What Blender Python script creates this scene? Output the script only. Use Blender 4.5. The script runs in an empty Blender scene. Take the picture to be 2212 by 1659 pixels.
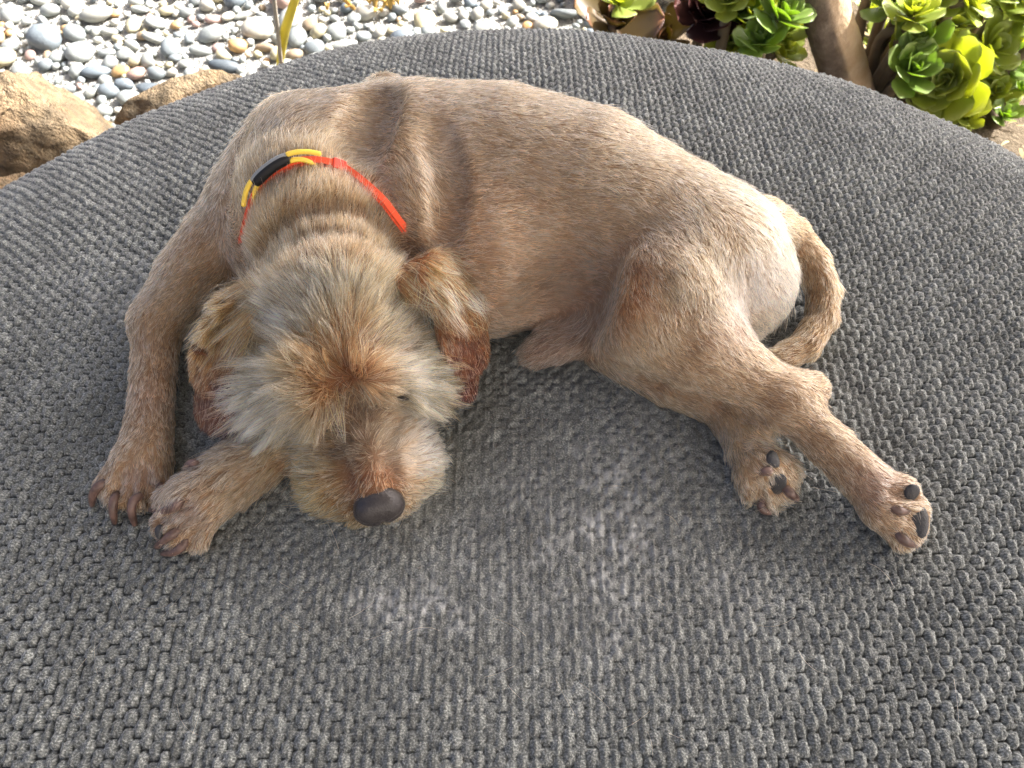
import bpy, math, random
import numpy as np
from mathutils import Vector, Matrix
from mathutils.kdtree import KDTree

random.seed(7)
RNG = np.random.default_rng(11)
scene = bpy.context.scene
COL = scene.collection
FUR = True
N_FUR = 230000
SHADE_EXTENT = ((-.30, -1.25, 2.36), (4.2, 2.25, 2.42))  # corners of the unseen panel added to keep sun off the pouf

# ------------------------------------------------------------------ camera, sky, sun, exposure
POUF_TOP = 0.42                       # crest of the big round cushion
CAM_H = 0.50                          # phone held this far above it
CAM_Z = POUF_TOP + CAM_H
PITCH = math.radians(60.0)            # looking down
FV = 1661.3                           # focal length on a 2212 x 1659 picture
cam_data = bpy.data.cameras.new("camera")
cam_data.sensor_width = 36.0
cam_data.lens = FV / 2212.0 * 36.0
cam_data.clip_start = 0.01
cam_data.clip_end = 400.0
cam_data.dof.use_dof = True
cam_data.dof.focus_distance = 0.52
cam_data.dof.aperture_fstop = 15.0
cam = bpy.data.objects.new("camera", cam_data)
cam.location = (0, 0, CAM_Z)
cam.rotation_euler = (math.radians(90) - PITCH, 0, 0)
COL.objects.link(cam)
scene.camera = cam

SUN_TO = Vector((0.80, 0.42, 0.72)).normalized()       # towards the sun: right and a little behind
SUN_EL = math.asin(SUN_TO.z)
world = bpy.data.worlds.new("World")
scene.world = world
world.use_nodes = True
wn = world.node_tree.nodes
wl = world.node_tree.links
wn.clear()
w_out = wn.new("ShaderNodeOutputWorld")
w_bg = wn.new("ShaderNodeBackground")
w_sky = wn.new("ShaderNodeTexSky")
w_sky.sky_type = 'NISHITA'
w_sky.sun_disc = False
w_sky.sun_elevation = SUN_EL
w_sky.sun_rotation = math.atan2(SUN_TO.x, SUN_TO.y)
w_sky.air_density = 0.32
w_sky.dust_density = 9.0
w_sky.ozone_density = 0.0
w_bg.inputs['Strength'].default_value = 0.15
wl.new(w_sky.outputs[0], w_bg.inputs[0])
wl.new(w_bg.outputs[0], w_out.inputs[0])

sun_data = bpy.data.lights.new("sun", 'SUN')
sun_data.energy = 4.2
sun_data.angle = math.radians(0.6)
sun_data.color = (1.0, 0.96, 0.90)
sun = bpy.data.objects.new("sun", sun_data)
sun.rotation_euler = (-SUN_TO).to_track_quat('-Z', 'Y').to_euler()
sun.location = SUN_TO * 30
COL.objects.link(sun)

vs = scene.view_settings
vs.view_transform = 'Standard'
vs.look = 'None'
vs.gamma = 1.0
vs.exposure = 2.15
vs.use_white_balance = True
vs.white_balance_temperature = 6150
vs.white_balance_tint = 10
vs.use_curve_mapping = False
scene.render.engine = 'CYCLES'
cy = scene.cycles
cy.use_denoising = True
cy.denoiser = 'OPENIMAGEDENOISE'
cy.denoising_input_passes = 'RGB_ALBEDO_NORMAL'
cy.denoising_prefilter = 'NONE'
cy.max_bounces = 8
cy.diffuse_bounces = 4
cy.glossy_bounces = 3
cy.transmission_bounces = 4
cy.transparent_max_bounces = 8
cy.sample_clamp_indirect = 6.0
cy.caustics_reflective = False
cy.caustics_refractive = False
try:
    scene.cycles_curves.shape = 'RIBBONS'
    scene.cycles_curves.subdivisions = 2
except Exception:
    pass

# ------------------------------------------------------------------ helpers
def tag(o, label=None, cat=None, group=None, kind=None):
    if label: o['label'] = label
    if cat: o['category'] = cat
    if group: o['group'] = group
    if kind: o['kind'] = kind
    return o

def link(o, parent=None):
    COL.objects.link(o)
    if parent is not None:
        o.parent = parent
        o.matrix_parent_inverse = parent.matrix_basis.inverted()
    return o

def empty(name, loc=(0, 0, 0)):
    o = bpy.data.objects.new(name, None)
    o.location = loc
    o.empty_display_size = 0.02
    return link(o)

def mesh_np(name, verts, faces, smooth=True):
    """verts (N,3), faces (M,3 or 4) -> mesh, fast."""
    verts = np.asarray(verts, np.float32)
    faces = np.asarray(faces, np.int32)
    me = bpy.data.meshes.new(name)
    n, k = faces.shape
    me.vertices.add(len(verts))
    me.vertices.foreach_set('co', verts.ravel())
    me.loops.add(n * k)
    me.loops.foreach_set('vertex_index', faces.ravel())
    me.polygons.add(n)
    me.polygons.foreach_set('loop_start', np.arange(0, n * k, k, dtype=np.int32))
    me.polygons.foreach_set('loop_total', np.full(n, k, np.int32))
    me.update(calc_edges=True)
    if smooth:
        me.polygons.foreach_set('use_smooth', np.ones(n, bool))
    me.validate()
    return me

def mesh_obj(name, me, mat=None, parent=None):
    if mat is not None and len(me.materials) == 0:
        me.materials.append(mat)
    return link(bpy.data.objects.new(name, me), parent)

def vcol(me, name, rgb):
    a = me.attributes.new(name, 'FLOAT_COLOR', 'POINT')
    c = np.ones((len(me.vertices), 4), np.float32)
    c[:, :3] = rgb
    a.data.foreach_set('color', c.ravel())

def _hash(i, j, k):
    n = (i * 374761393 + j * 668265263 + k * 2147483647) & 0xffffffff
    n = ((n ^ (n >> 13)) * 1274126177) & 0xffffffff
    n = (n ^ (n >> 16)) & 0xffff
    return n / 65535.0

def vnoise(p, scale=1.0, seed=0):
    """value noise in -1..1 at points p (N,3)"""
    q = np.asarray(p, np.float64) * scale + seed * 17.31 + 1000.0
    i = np.floor(q).astype(np.int64)
    f = q - i
    f = f * f * (3 - 2 * f)
    r = 0
    for dx in (0, 1):
        wx = f[:, 0] if dx else 1 - f[:, 0]
        for dy in (0, 1):
            wy = f[:, 1] if dy else 1 - f[:, 1]
            for dz in (0, 1):
                wz = f[:, 2] if dz else 1 - f[:, 2]
                r = r + wx * wy * wz * _hash(i[:, 0] + dx, i[:, 1] + dy, i[:, 2] + dz)
    return r * 2 - 1

def fbm(p, scale, oct=4, seed=0):
    r, a = 0, 1.0
    for o in range(oct):
        r = r + a * vnoise(p, scale * 2 ** o, seed + o)
        a *= 0.5
    return r / 1.9

def srgb(r, g, b):
    f = lambda c: (c / 255.0 / 12.92) if c / 255.0 <= 0.04045 else ((c / 255.0 + 0.055) / 1.055) ** 2.4
    return np.array([f(r), f(g), f(b)])

class NT:
    """small helper for node materials"""
    def __init__(self, name):
        self.mat = bpy.data.materials.new(name)
        self.mat.use_nodes = True
        self.t = self.mat.node_tree
        self.t.nodes.clear()
        self.out = self.n('ShaderNodeOutputMaterial')
    def n(self, kind, **kw):
        nd = self.t.nodes.new(kind)
        for k, v in kw.items():
            setattr(nd, k, v)
        return nd
    def l(self, a, b):
        self.t.links.new(a, b)
    def val(self, sock, v):
        if hasattr(v, 'links'):
            self.l(v, sock)
        else:
            sock.default_value = v
    def noise(self, scale, detail=3, rough=0.5, vec=None, dist=0.0):
        nd = self.n('ShaderNodeTexNoise')
        nd.inputs['Scale'].default_value = scale
        nd.inputs['Detail'].default_value = detail
        nd.inputs['Roughness'].default_value = rough
        nd.inputs['Distortion'].default_value = dist
        if vec is not None:
            self.l(vec, nd.inputs['Vector'])
        return nd
    def ramp(self, fac, stops, interp='LINEAR'):
        nd = self.n('ShaderNodeValToRGB')
        nd.color_ramp.interpolation = interp
        el = nd.color_ramp.elements
        while len(el) < len(stops):
            el.new(0.5)
        for e, (p, c) in zip(el, stops):
            e.position = p
            e.color = tuple(c)[:3] + (1,) if not isinstance(c, (int, float)) else (c, c, c, 1)
        self.l(fac, nd.inputs[0])
        return nd.outputs[0]
    def mix(self, fac, a, b, mode='MIX'):
        nd = self.n('ShaderNodeMix', data_type='RGBA', blend_type=mode)
        for s, v in ((nd.inputs[0], fac), (nd.inputs[6], a), (nd.inputs[7], b)):
            if hasattr(v, 'links'):
                self.l(v, s)
            elif isinstance(v, (int, float)):
                s.default_value = v
            else:
                s.default_value = tuple(v)[:3] + (1,)
        return nd.outputs[2]
    def math(self, op, a, b=0.0):
        nd = self.n('ShaderNodeMath', operation=op)
        self.val(nd.inputs[0], a)
        self.val(nd.inputs[1], b)
        return nd.outputs[0]
    def bsdf(self, color, rough=0.6, spec=0.3, **kw):
        nd = self.n('ShaderNodeBsdfPrincipled')
        if hasattr(color, 'links'):
            self.l(color, nd.inputs['Base Color'])
        else:
            nd.inputs['Base Color'].default_value = tuple(color)[:3] + (1,)
        self.val(nd.inputs['Roughness'], rough)
        nd.inputs['Specular IOR Level'].default_value = spec
        for k, v in kw.items():
            self.val(nd.inputs[k.replace('_', ' ')], v)
        self.l(nd.outputs[0], self.out.inputs['Surface'])
        self.b = nd
        return nd
    def bump(self, height, strength=0.5, dist=0.01):
        nd = self.n('ShaderNodeBump')
        nd.inputs['Strength'].default_value = strength
        nd.inputs['Distance'].default_value = dist
        self.l(height, nd.inputs['Height'])
        self.l(nd.outputs[0], self.b.inputs['Normal'])
        return nd
    def attr(self, name):
        return self.n('ShaderNodeAttribute', attribute_name=name).outputs['Color']
    def obj(self):
        return self.n('ShaderNodeTexCoord').outputs['Object']
    def uv(self):
        return self.n('ShaderNodeTexCoord').outputs['UV']

# ---- points seen through the lens (places come from the photograph, depth from real heights)
C_P, S_P = math.cos(PITCH), math.sin(PITCH)
PC = (0.030, 0.105)                   # centre of the pouf
PR, PN, PB, PZ = 0.800, 3.1, 0.26, 0.16   # radius, roundness, upper half height, equator height

def pouf_z(x, y):
    rho = np.minimum(np.hypot(np.asarray(x) - PC[0], np.asarray(y) - PC[1]) / PR, 0.9999)
    return PZ + PB * (1 - rho ** PN) ** (1 / PN)

def ray(px, py):
    a = (px - 1106.0) / FV
    u = (829.5 - py) / FV
    return np.array([a, C_P + u * S_P, -S_P + u * C_P])

def at(px, py, h=0.0):
    """point h above the cushion seen at (px, py) of the 2212 x 1659 picture"""
    d = ray(px, py)
    t = (CAM_H - h) / -d[2]
    for _ in range(25):
        z = float(pouf_z(d[0] * t, d[1] * t)) + h
        t += 0.8 * ((CAM_Z - z) / -d[2] - t)
    return np.array([0, 0, CAM_Z]) + d * t

def at_ground(px, py, z=0.0):
    d = ray(px, py)
    return np.array([0, 0, CAM_Z]) + d * ((CAM_Z - z) / -d[2])

def at_y(px, py, y):
    d = ray(px, py)
    return np.array([0, 0, CAM_Z]) + d * (y / d[1])

def project(p):
    p = np.asarray(p, float) - np.array([0, 0, CAM_Z])
    zf = p[..., 1] * C_P - p[..., 2] * S_P
    up = p[..., 1] * S_P + p[..., 2] * C_P
    return 1106 + p[..., 0] / zf * FV, 829.5 - up / zf * FV, zf
# ------------------------------------------------------------------ the pouf: one cloth sheet drawn over a round cushion
def build_pouf():
    # profile: arc length from the crest -> (r, z)
    t = np.linspace(0, 1, 6000)
    rho = 1 - (1 - t) ** 2.2
    up_r = PR * rho
    up_z = PZ + PB * np.clip(1 - rho ** PN, 0, 1) ** (1 / PN)
    a = np.linspace(0, math.pi / 2 * 0.93, 400)[1:]
    lo_r = PR * np.cos(a) ** 0.42
    lo_z = PZ - (PZ - 0.012) * np.sin(a)
    pr = np.concatenate([up_r, lo_r]); pz = np.concatenate([up_z, lo_z])
    s = np.concatenate([[0], np.cumsum(np.hypot(np.diff(pr), np.diff(pz)))])
    smax = s[-1]
    # flat cloth coordinates, fine where the photo shows the weave
    def axis(lo, hi, fine, total):
        mid = np.arange(lo, hi, fine)
        def tail(start, end, sgn):
            out, st, x = [], fine, start
            while (end - x) * sgn > 0:
                st *= 1.22
                st = min(st, 0.03)
                x += sgn * st
                out.append(x)
            return out
        return np.array(tail(lo, -total, -1)[::-1] + list(mid) + tail(mid[-1], total, 1))
    X = axis(-0.66, 0.76, 0.00150, smax)
    Y = axis(-0.20, 0.86, 0.00155, smax)
    U, V = np.meshgrid(X, Y)
    nx, ny = len(X), len(Y)
    u = U.ravel(); v = V.ravel()
    D = np.hypot(u, v)
    inside = D <= smax
    ang_c, ang_s = u / np.maximum(D, 1e-9), v / np.maximum(D, 1e-9)
    Dc = np.minimum(D, smax)
    r = np.interp(Dc, s, pr); z = np.interp(Dc, s, pz)
    dr = np.interp(Dc + 5e-4, s, pr) - np.interp(np.maximum(Dc - 5e-4, 0), s, pr)
    dz = np.interp(Dc + 5e-4, s, pz) - np.interp(np.maximum(Dc - 5e-4, 0), s, pz)
    ln = np.hypot(dr, dz) + 1e-12
    nr, nz = -dz / ln, dr / ln
    P = np.stack([PC[0] + r * ang_c, PC[1] + r * ang_s, z], 1)
    N = np.stack([nr * ang_c, nr * ang_s, nz], 1)
    q = np.stack([u, v, np.zeros_like(u)], 1)
    # soft swells of the filling and the hollow the dog presses into it
    P += N * (0.0035 * vnoise(q, 5.0, 3) + 0.0018 * vnoise(q, 13.0, 4))[:, None]
    # ---- weave: fat loops in columns, every other column half a step along
    wx = u + 0.0018 * vnoise(q, 30, 5) + 0.0009 * vnoise(q, 105, 6)
    wy = v + 0.0020 * vnoise(q, 30, 7) + 0.0012 * vnoise(q, 105, 8)
    cx, cyy = 0.0066, 0.0108
    ci = np.floor(wx / cx)
    off = (ci % 2) * 0.5
    cj = np.floor(wy / cyy + off)
    z0 = np.zeros_like(ci)
    h1 = _hash((ci).astype(np.int64) + 5000, cj.astype(np.int64) + 5000, z0.astype(np.int64))
    h2 = _hash((ci).astype(np.int64) + 7000, cj.astype(np.int64) + 3000, z0.astype(np.int64) + 5)
    h3 = _hash((ci).astype(np.int64) + 100, cj.astype(np.int64) + 9000, z0.astype(np.int64) + 9)
    du = (wx / cx - ci - 0.5 + 0.08 * (h2 - 0.5)) * 2 * 0.96
    dv = (wy / cyy + off - cj - 0.5 + 0.10 * (h3 - 0.5)) * 2 * (0.99 + 0.06 * h1)
    bump = np.clip(1 - np.abs(du) ** 2.8 - np.abs(dv) ** 3.2, 0, 1) ** 0.55
    strand = 0.15 * np.cos(du * math.pi * 2.6 + h3 * 2) + 0.10 * np.cos(wy / 0.00052 + 6 * h1 + 3 * du)
    bump = bump * (0.74 + 0.42 * h1) + strand * bump
    # worn, flattened patch in the middle where the ribs show and the loops lie down
    worn = np.exp(-(((u + 0.02) / 0.24) ** 2 + ((v - 0.10) / 0.17) ** 2))
    worn = np.clip(worn * 1.25 + 0.35 * fbm(q, 9, 3, 21) * worn, 0, 1)
    rib = 0.5 + 0.5 * np.cos(2 * math.pi * wx / (cx * 0.5))
    amp = 0.0044 * (1 - 0.62 * worn)
    disp = amp * bump + worn * (0.0013 * rib + 0.0010 * vnoise(q, 330, 12) + 0.0010 * vnoise(q * np.array([1, .45, 1]), 420, 13))
    # fade the loops out where the sheet gets coarse
    fx = np.interp(u, [X[0], -0.70, -0.66, 0.76, 0.80, X[-1]], [0, 0, 1, 1, 0, 0])
    fy = np.interp(v, [Y[0], -0.24, -0.20, 0.86, 0.90, Y[-1]], [0, 0, 1, 1, 0, 0])
    fade = fx * fy
    P += N * ((disp * fade) + 0.0015 * (1 - fade))[:, None]
    idx = np.arange(nx * ny).reshape(ny, nx)
    quads = np.stack([idx[:-1, :-1], idx[:-1, 1:], idx[1:, 1:], idx[1:, :-1]], -1).reshape(-1, 4)
    quads = quads[inside[quads].all(1)]
    used = np.zeros(nx * ny, bool); used[quads] = True
    remap = np.cumsum(used) - 1
    me = mesh_np("pouf_cover", P[used], remap[quads])
    tone = (h1 * 0.55 + h2 * 0.45)[used]
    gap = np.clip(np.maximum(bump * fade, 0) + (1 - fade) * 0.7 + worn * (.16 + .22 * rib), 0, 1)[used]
    worn_u = worn[used]
    stain = np.zeros(len(u))
    for (sx, sy, rx, ry, w) in STAINS:
        c = at(sx, sy)
        d2 = ((P[:, 0] - c[0]) / rx) ** 2 + ((P[:, 1] - c[1]) / ry) ** 2
        stain += w * np.exp(-d2)
    stain = (stain * np.clip(0.6 + 1.1 * fbm(q, 60, 3, 31), 0, 1.6) * np.clip(bump * 1.2, .15, 1) * (.8 + .4 * h2) * np.clip(.7 + .9 * vnoise(q, 260, 33), .1, 1.6))[used]
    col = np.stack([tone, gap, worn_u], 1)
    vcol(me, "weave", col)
    vcol(me, "chalk", np.stack([stain] * 3, 1))
    uvn = me.attributes.new("cloth", 'FLOAT_VECTOR', 'POINT')
    uvn.data.foreach_set('vector', q[used].astype(np.float32).ravel())
    m = NT("grey_boucle")
    sep = m.n('ShaderNodeSeparateColor')
    m.l(m.attr("weave"), sep.inputs[0])
    ch = m.n('ShaderNodeSeparateColor')
    m.l(m.attr("chalk"), ch.inputs[0])
    vec = m.n('ShaderNodeAttribute', attribute_name="cloth").outputs['Vector']
    fib = m.noise(820, 3, 0.7, vec)
    loop = m.n('ShaderNodeTexVoronoi')
    loop.inputs['Scale'].default_value = 620
    m.l(vec, loop.inputs['Vector'])
    heather = m.ramp(fib.outputs[0], [(0.32, (0.050, 0.056, 0.053)), (0.50, (0.130, 0.141, 0.134)), (0.68, (0.37, 0.39, 0.37))])
    big = m.noise(11, 3, 0.55, vec)
    tone_f = m.math('ADD', m.math('MULTIPLY', sep.outputs[0], 0.5), m.math('MULTIPLY', big.outputs[0], 0.9))
    tonec = m.ramp(tone_f, [(0.25, 0.55), (0.75, 1.0), (1.0, 1.35)])
    c = m.mix(1.0, heather, tonec, 'MULTIPLY')
    c = m.mix(m.math('MULTIPLY', sep.outputs[2], 0.25), c, (0.15, 0.15, 0.142))
    # gaps between loops painted near-black: crevice shade put into the cloth colour
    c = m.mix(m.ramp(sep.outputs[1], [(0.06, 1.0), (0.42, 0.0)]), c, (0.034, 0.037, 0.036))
    c = m.mix(ch.outputs[0], c, (0.38, 0.395, 0.39))
    m.bsdf(c, 0.95, 0.08, Sheen_Weight=0.25, Sheen_Roughness=0.5)
    hgt = m.math('ADD', m.math('MULTIPLY', loop.outputs['Distance'], -0.9), m.math('MULTIPLY', fib.outputs[0], 0.7))
    m.bump(hgt, 0.55, 0.0011)
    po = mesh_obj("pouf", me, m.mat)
    tag(po, "large round grey loop-woven pouf that the dog sleeps on", "pouf")
    return po

STAINS = [(1250, 1075, .050, .030, .6), (1345, 1125, .030, .03, .6), (905, 1320, .024, .016, .75), (1310, 1270, .030, .045, .55), (860, 1300, .05, .012, .5),
          (1110, 1230, .05, .04, .35), (1420, 1030, .04, .03, .4), (300, 620, .05, .04, .4), (1570, 1270, .03, .03, .4), (1380, 960, .03, .02, .4)]
pouf = build_pouf()
# ------------------------------------------------------------------ the dog: one continuous skin grown from limbs, then fur
PRIMS = []

def C3(rgb):
    return srgb(*rgb)

TAN = (146, 118, 82); BACK = (161, 139, 106); LEG = (146, 121, 90); PAW = (178, 156, 124); PALE = (206, 184, 146); BROWN = (112, 78, 44); MUZ = (100, 86, 64)
DARKB = (84, 46, 24); WHITE = (228, 220, 200); SKIN = (112, 88, 76); CREAM = (172, 136, 84); GREYB = (160, 130, 96)

GID = [0]
def prim(a, b, ra, rb, k=0.02, col=TAN, length=0.010, lift=0.35, dens=1.0, clump=0.14, flow=None, reg='body', curl=0.0, wid=1.0):
    PRIMS.append(dict(a=np.array(a, float), b=np.array(b, float), ra=ra, rb=rb, k=k, col=C3(col), L=length, lift=lift,
                      dens=dens, clump=clump, flow=(np.array(b, float) - np.array(a, float)) if flow is None else np.array(flow, float),
                      reg=reg, curl=curl, wid=wid, gid=GID[0]))

def chain(pts, k=0.02, **kw):
    """pts: (px, py, h, r)"""
    GID[0] += 1
    for i in range(len(pts) - 1):
        p, q = pts[i], pts[i + 1]
        prim(at(*p[:3]), at(*q[:3]), p[3], q[3], k=k, **kw)

def sd_cone(p, a, b, r1, r2):
    ba = b - a
    l2 = float(ba @ ba)
    pa = p - a
    if l2 < 1e-12:
        return np.sqrt((pa * pa).sum(1)) - max(r1, r2)
    rr = r1 - r2
    a2 = l2 - rr * rr
    il2 = 1.0 / l2
    y = pa @ ba
    z = y - l2
    x2 = ((pa * l2 - y[:, None] * ba) ** 2).sum(1)
    y2 = y * y * l2
    z2 = z * z * l2
    kk = np.sign(rr) * rr * rr * x2
    d = (np.sqrt(x2 * a2 * il2) + y * rr) * il2 - r1
    c1 = np.sign(z) * a2 * z2 > kk
    c2 = np.sign(y) * a2 * y2 < kk
    d = np.where(c2, np.sqrt(x2 + y2) * il2 - r1, d)
    d = np.where(c1, np.sqrt(x2 + z2) * il2 - r2, d)
    return d

def smin(a, b, k):
    h = np.clip(0.5 + 0.5 * (b - a) / k, 0, 1)
    return b + (a - b) * h - k * h * (1 - h)

def sdf(p, prims):
    d = None
    grp, gid, gk = None, None, 0.01
    for q in prims:
        if q.get('sub'):
            if grp is not None:
                d = grp if d is None else smin(d, grp, gk)
                grp, gid = None, None
            r = max(q['ra'], q['rb']) + q['k'] + 0.004
            lo = np.minimum(q['a'], q['b']) - r; hi = np.maximum(q['a'], q['b']) + r
            m = ((p > lo) & (p < hi)).all(1)
            if m.any():
                d[m] = -smin(-d[m], sd_cone(p[m], q['a'], q['b'], q['ra'], q['rb']), q['k'])
            continue
        if q.get('flat'):
            n, c, s = q['flat']
            pp = p + ((p - c) @ n)[:, None] * n * (1 / s - 1)
            di = sd_cone(pp, q['a'], q['b'], q['ra'], q['rb'])
        else:
            di = sd_cone(p, q['a'], q['b'], q['ra'], q['rb'])
        g = q.get('gid', -1)
        if grp is not None and g == gid and g >= 0:
            grp = smin(grp, di, 0.002)
        else:
            if grp is not None:
                d = grp if d is None else smin(d, grp, gk)
            grp, gid, gk = di, g, q['k']
    if grp is not None:
        d = grp if d is None else smin(d, grp, gk)
    return d

def field_grid(prims, h, pad=0.012):
    pos = [q for q in prims if not q.get('sub')]
    lo = np.min([np.minimum(q['a'] - q['ra'], q['b'] - q['rb']) for q in pos], 0) - pad
    hi = np.max([np.maximum(q['a'] + q['ra'], q['b'] + q['rb']) for q in pos], 0) + pad
    B = 6
    nb = np.ceil((hi - lo) / (h * B)).astype(int) + 1
    n = nb * B + 1
    D = np.full(tuple(n), 1.0, np.float32)
    bc = np.stack(np.meshgrid(*[np.arange(m) for m in nb], indexing='ij'), -1).reshape(-1, 3)
    cen = lo + (bc + 0.5) * h * B
    dc = sdf(cen, prims)
    near = np.abs(dc) < h * B * 1.05 + 0.006
    # far blocks: fill with the sign
    for (i, j, k), dv in zip(bc[(~near) & (dc < 0)], dc[(~near) & (dc < 0)]):
        D[i * B:(i + 1) * B + 1, j * B:(j + 1) * B + 1, k * B:(k + 1) * B + 1] = dv
    loc = np.stack(np.meshgrid(*[np.arange(B + 1)] * 3, indexing='ij'), -1).reshape(-1, 3)
    nbk = bc[near]
    for s0 in range(0, len(nbk), 400):
        blk = nbk[s0:s0 + 400]
        ijk = (blk[:, None, :] * B + loc[None]).reshape(-1, 3)
        d = sdf(lo + ijk * h, prims).astype(np.float32)
        D[ijk[:, 0], ijk[:, 1], ijk[:, 2]] = d
    return D, lo

def surface_nets(D, lo, h):
    neg = D < 0
    cnt = np.zeros(tuple(np.array(D.shape) - 1), np.int8)
    for dx in (0, 1):
        for dy in (0, 1):
            for dz in (0, 1):
                cnt += neg[dx:D.shape[0] - 1 + dx, dy:D.shape[1] - 1 + dy, dz:D.shape[2] - 1 + dz]
    mixed = (cnt > 0) & (cnt < 8)
    cells = np.argwhere(mixed)
    vid = np.full(mixed.shape, -1, np.int64)
    vid[mixed] = np.arange(len(cells))
    acc = np.zeros((len(cells), 3)); num = np.zeros(len(cells))
    corners = [(0, 0, 0), (1, 0, 0), (0, 1, 0), (1, 1, 0), (0, 0, 1), (1, 0, 1), (0, 1, 1), (1, 1, 1)]
    edges = [(0, 1), (2, 3), (4, 5), (6, 7), (0, 2), (1, 3), (4, 6), (5, 7), (0, 4), (1, 5), (2, 6), (3, 7)]
    cv = [D[cells[:, 0] + c[0], cells[:, 1] + c[1], cells[:, 2] + c[2]] for c in corners]
    for e0, e1 in edges:
        a, b = cv[e0], cv[e1]
        m = (a < 0) != (b < 0)
        t = np.where(m, a / np.where(m, a - b, 1), 0)
        c0, c1 = np.array(corners[e0]), np.array(corners[e1])
        acc += np.where(m[:, None], c0 + t[:, None] * (c1 - c0), 0)
        num += m
    V = lo + (cells + acc / num[:, None]) * h
    F = []
    for ax in range(3):
        sl0 = [slice(None)] * 3; sl1 = [slice(None)] * 3
        sl0[ax] = slice(0, -1); sl1[ax] = slice(1, None)
        cr = neg[tuple(sl0)] != neg[tuple(sl1)]
        e = np.argwhere(cr)
        o1, o2 = (ax + 1) % 3, (ax + 2) % 3
        ok = (e[:, o1] > 0) & (e[:, o2] > 0) & (e[:, o1] < D.shape[o1] - 1) & (e[:, o2] < D.shape[o2] - 1)
        e = e[ok]
        def cell(da, db):
            c = e.copy(); c[:, o1] -= da; c[:, o2] -= db
            return vid[c[:, 0], c[:, 1], c[:, 2]]
        q = np.stack([cell(1, 1), cell(0, 1), cell(0, 0), cell(1, 0)], 1)
        flip = ~neg[e[:, 0], e[:, 1], e[:, 2]]
        q[flip] = q[flip][:, ::-1]
        F.append(q[(q >= 0).all(1)])
    return V, np.concatenate(F)

def skin_mesh(name, prims, h):
    D, lo = field_grid(prims, h)
    V, F = surface_nets(D, lo, h)
    # pull the vertices onto the surface
    e = h * 0.4
    for _ in range(2):
        d = sdf(V, prims)
        g = np.stack([sdf(V + np.eye(3)[i] * e, prims) - d for i in range(3)], 1) / e
        g /= np.maximum(np.linalg.norm(g, axis=1), 0.3)[:, None]
        V = V - g * d[:, None] * 0.7
    return V, F, g

# ---- trunk (lying on its side, back away from us)
chain([(705, 385, .078, .062), (900, 368, .076, .0655), (1080, 370, .076, .0635), (1260, 412, .074, .0610), (1420, 490, .068, .054),
       (1530, 560, .062, .048)], k=0.024, col=BACK, length=.0068, lift=.17)
chain([(650, 520, .055, .052), (860, 520, .056, .056), (1050, 560, .054, .057), (1200, 555, .050, .049), (1340, 570, .052, .044)],
      k=0.035, col=GREYB, length=.0075, lift=.2)
chain([(1530, 560, .060, .048), (1578, 605, .050, .040)], k=0.03, col=PALE, length=.011, lift=.3)
chain([(1582, 603, .05, .034), (1605, 650, .035, .023)], k=0.02, col=WHITE, length=.009, lift=.25)
# shoulder blades: the near one stands up as a ridge before the ribs
chain([(832, 212, .101, .018), (868, 300, .112, .023), (898, 415, .100, .027), (900, 515, .072, .031)], k=0.010, col=BACK, length=.0075, lift=.24, flow=(0.02, -0.1, -0.05))
chain([(640, 320, .080, .037), (568, 430, .058, .034)], k=0.024, col=BACK, length=.0075, lift=.24)
# fore leg on the left of the picture
chain([(592, 415, .060, .038), (490, 515, .048, .031), (410, 600, .038, .025), (341, 695, .027, .0185)], k=0.018, col=BACK, length=.0068, lift=.22, reg='leg')
chain([(341, 695, .026, .0180), (332, 800, .021, .0150), (324, 905, .018, .0150), (312, 985, .018, .0180)], k=0.010, col=LEG, length=.0060, lift=.3, reg='leg', clump=.45)
FL = (312, 985, .018)
for tx, ty, r in ((232, 1048, .0088), (258, 1070, .0095), (300, 1075, .0095), (345, 1045, .0088)):
    chain([(FL[0] + (tx - FL[0]) * .25, 990, .019, .0125), (tx, ty, .011, r)], k=0.007, col=PAW, length=.0042, lift=.28, reg='paw', clump=.4)
# the other fore leg comes out from under the chin
chain([(690, 880, .020, .022), (600, 955, .019, .0215), (500, 1028, .021, .0205), (430, 1078, .021, .0205)], k=0.012, col=LEG, length=.010, lift=.38, reg='leg', clump=.5)
for tx, ty, hh, r in ((365, 1078, .020, .0090), (362, 1130, .015, .0100), (385, 1155, .012, .0100), (425, 1165, .010, .0085)):
    chain([(430, 1085, .021, .0135), (tx, ty, hh, r)], k=0.007, col=PAW, length=.0042, lift=.28, reg='paw', clump=.4)
# neck, in heavy folds
chain([(680, 435, .090, .047), (705, 520, .086, .049), (725, 590, .080, .050)], k=0.014, col=TAN, length=.012, lift=.45, flow=(0, .12, 0.02))
# skull, brow, cheeks
chain([(730, 645, .072, .049), (745, 755, .058, .044)], k=0.010, col=BROWN, length=.015, lift=.26, reg='head', clump=.42)
chain([(645, 690, .056, .032), (636, 845, .040, .033)], k=0.018, col=CREAM, length=.0225, lift=.46, reg='head', clump=.65)
chain([(832, 680, .056, .032), (872, 818, .042, .030)], k=0.018, col=CREAM, length=.0185, lift=.46, reg='head', clump=.65)
chain([(662, 805, .077, .018), (704, 866, .068, .0165)], k=0.008, col=BROWN, length=.020, lift=.62, reg='head', clump=.65)
chain([(790, 812, .079, .014), (852, 824, .066, .0145)], k=0.008, col=BROWN, length=.014, lift=.45, reg='head', clump=.6)
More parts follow.
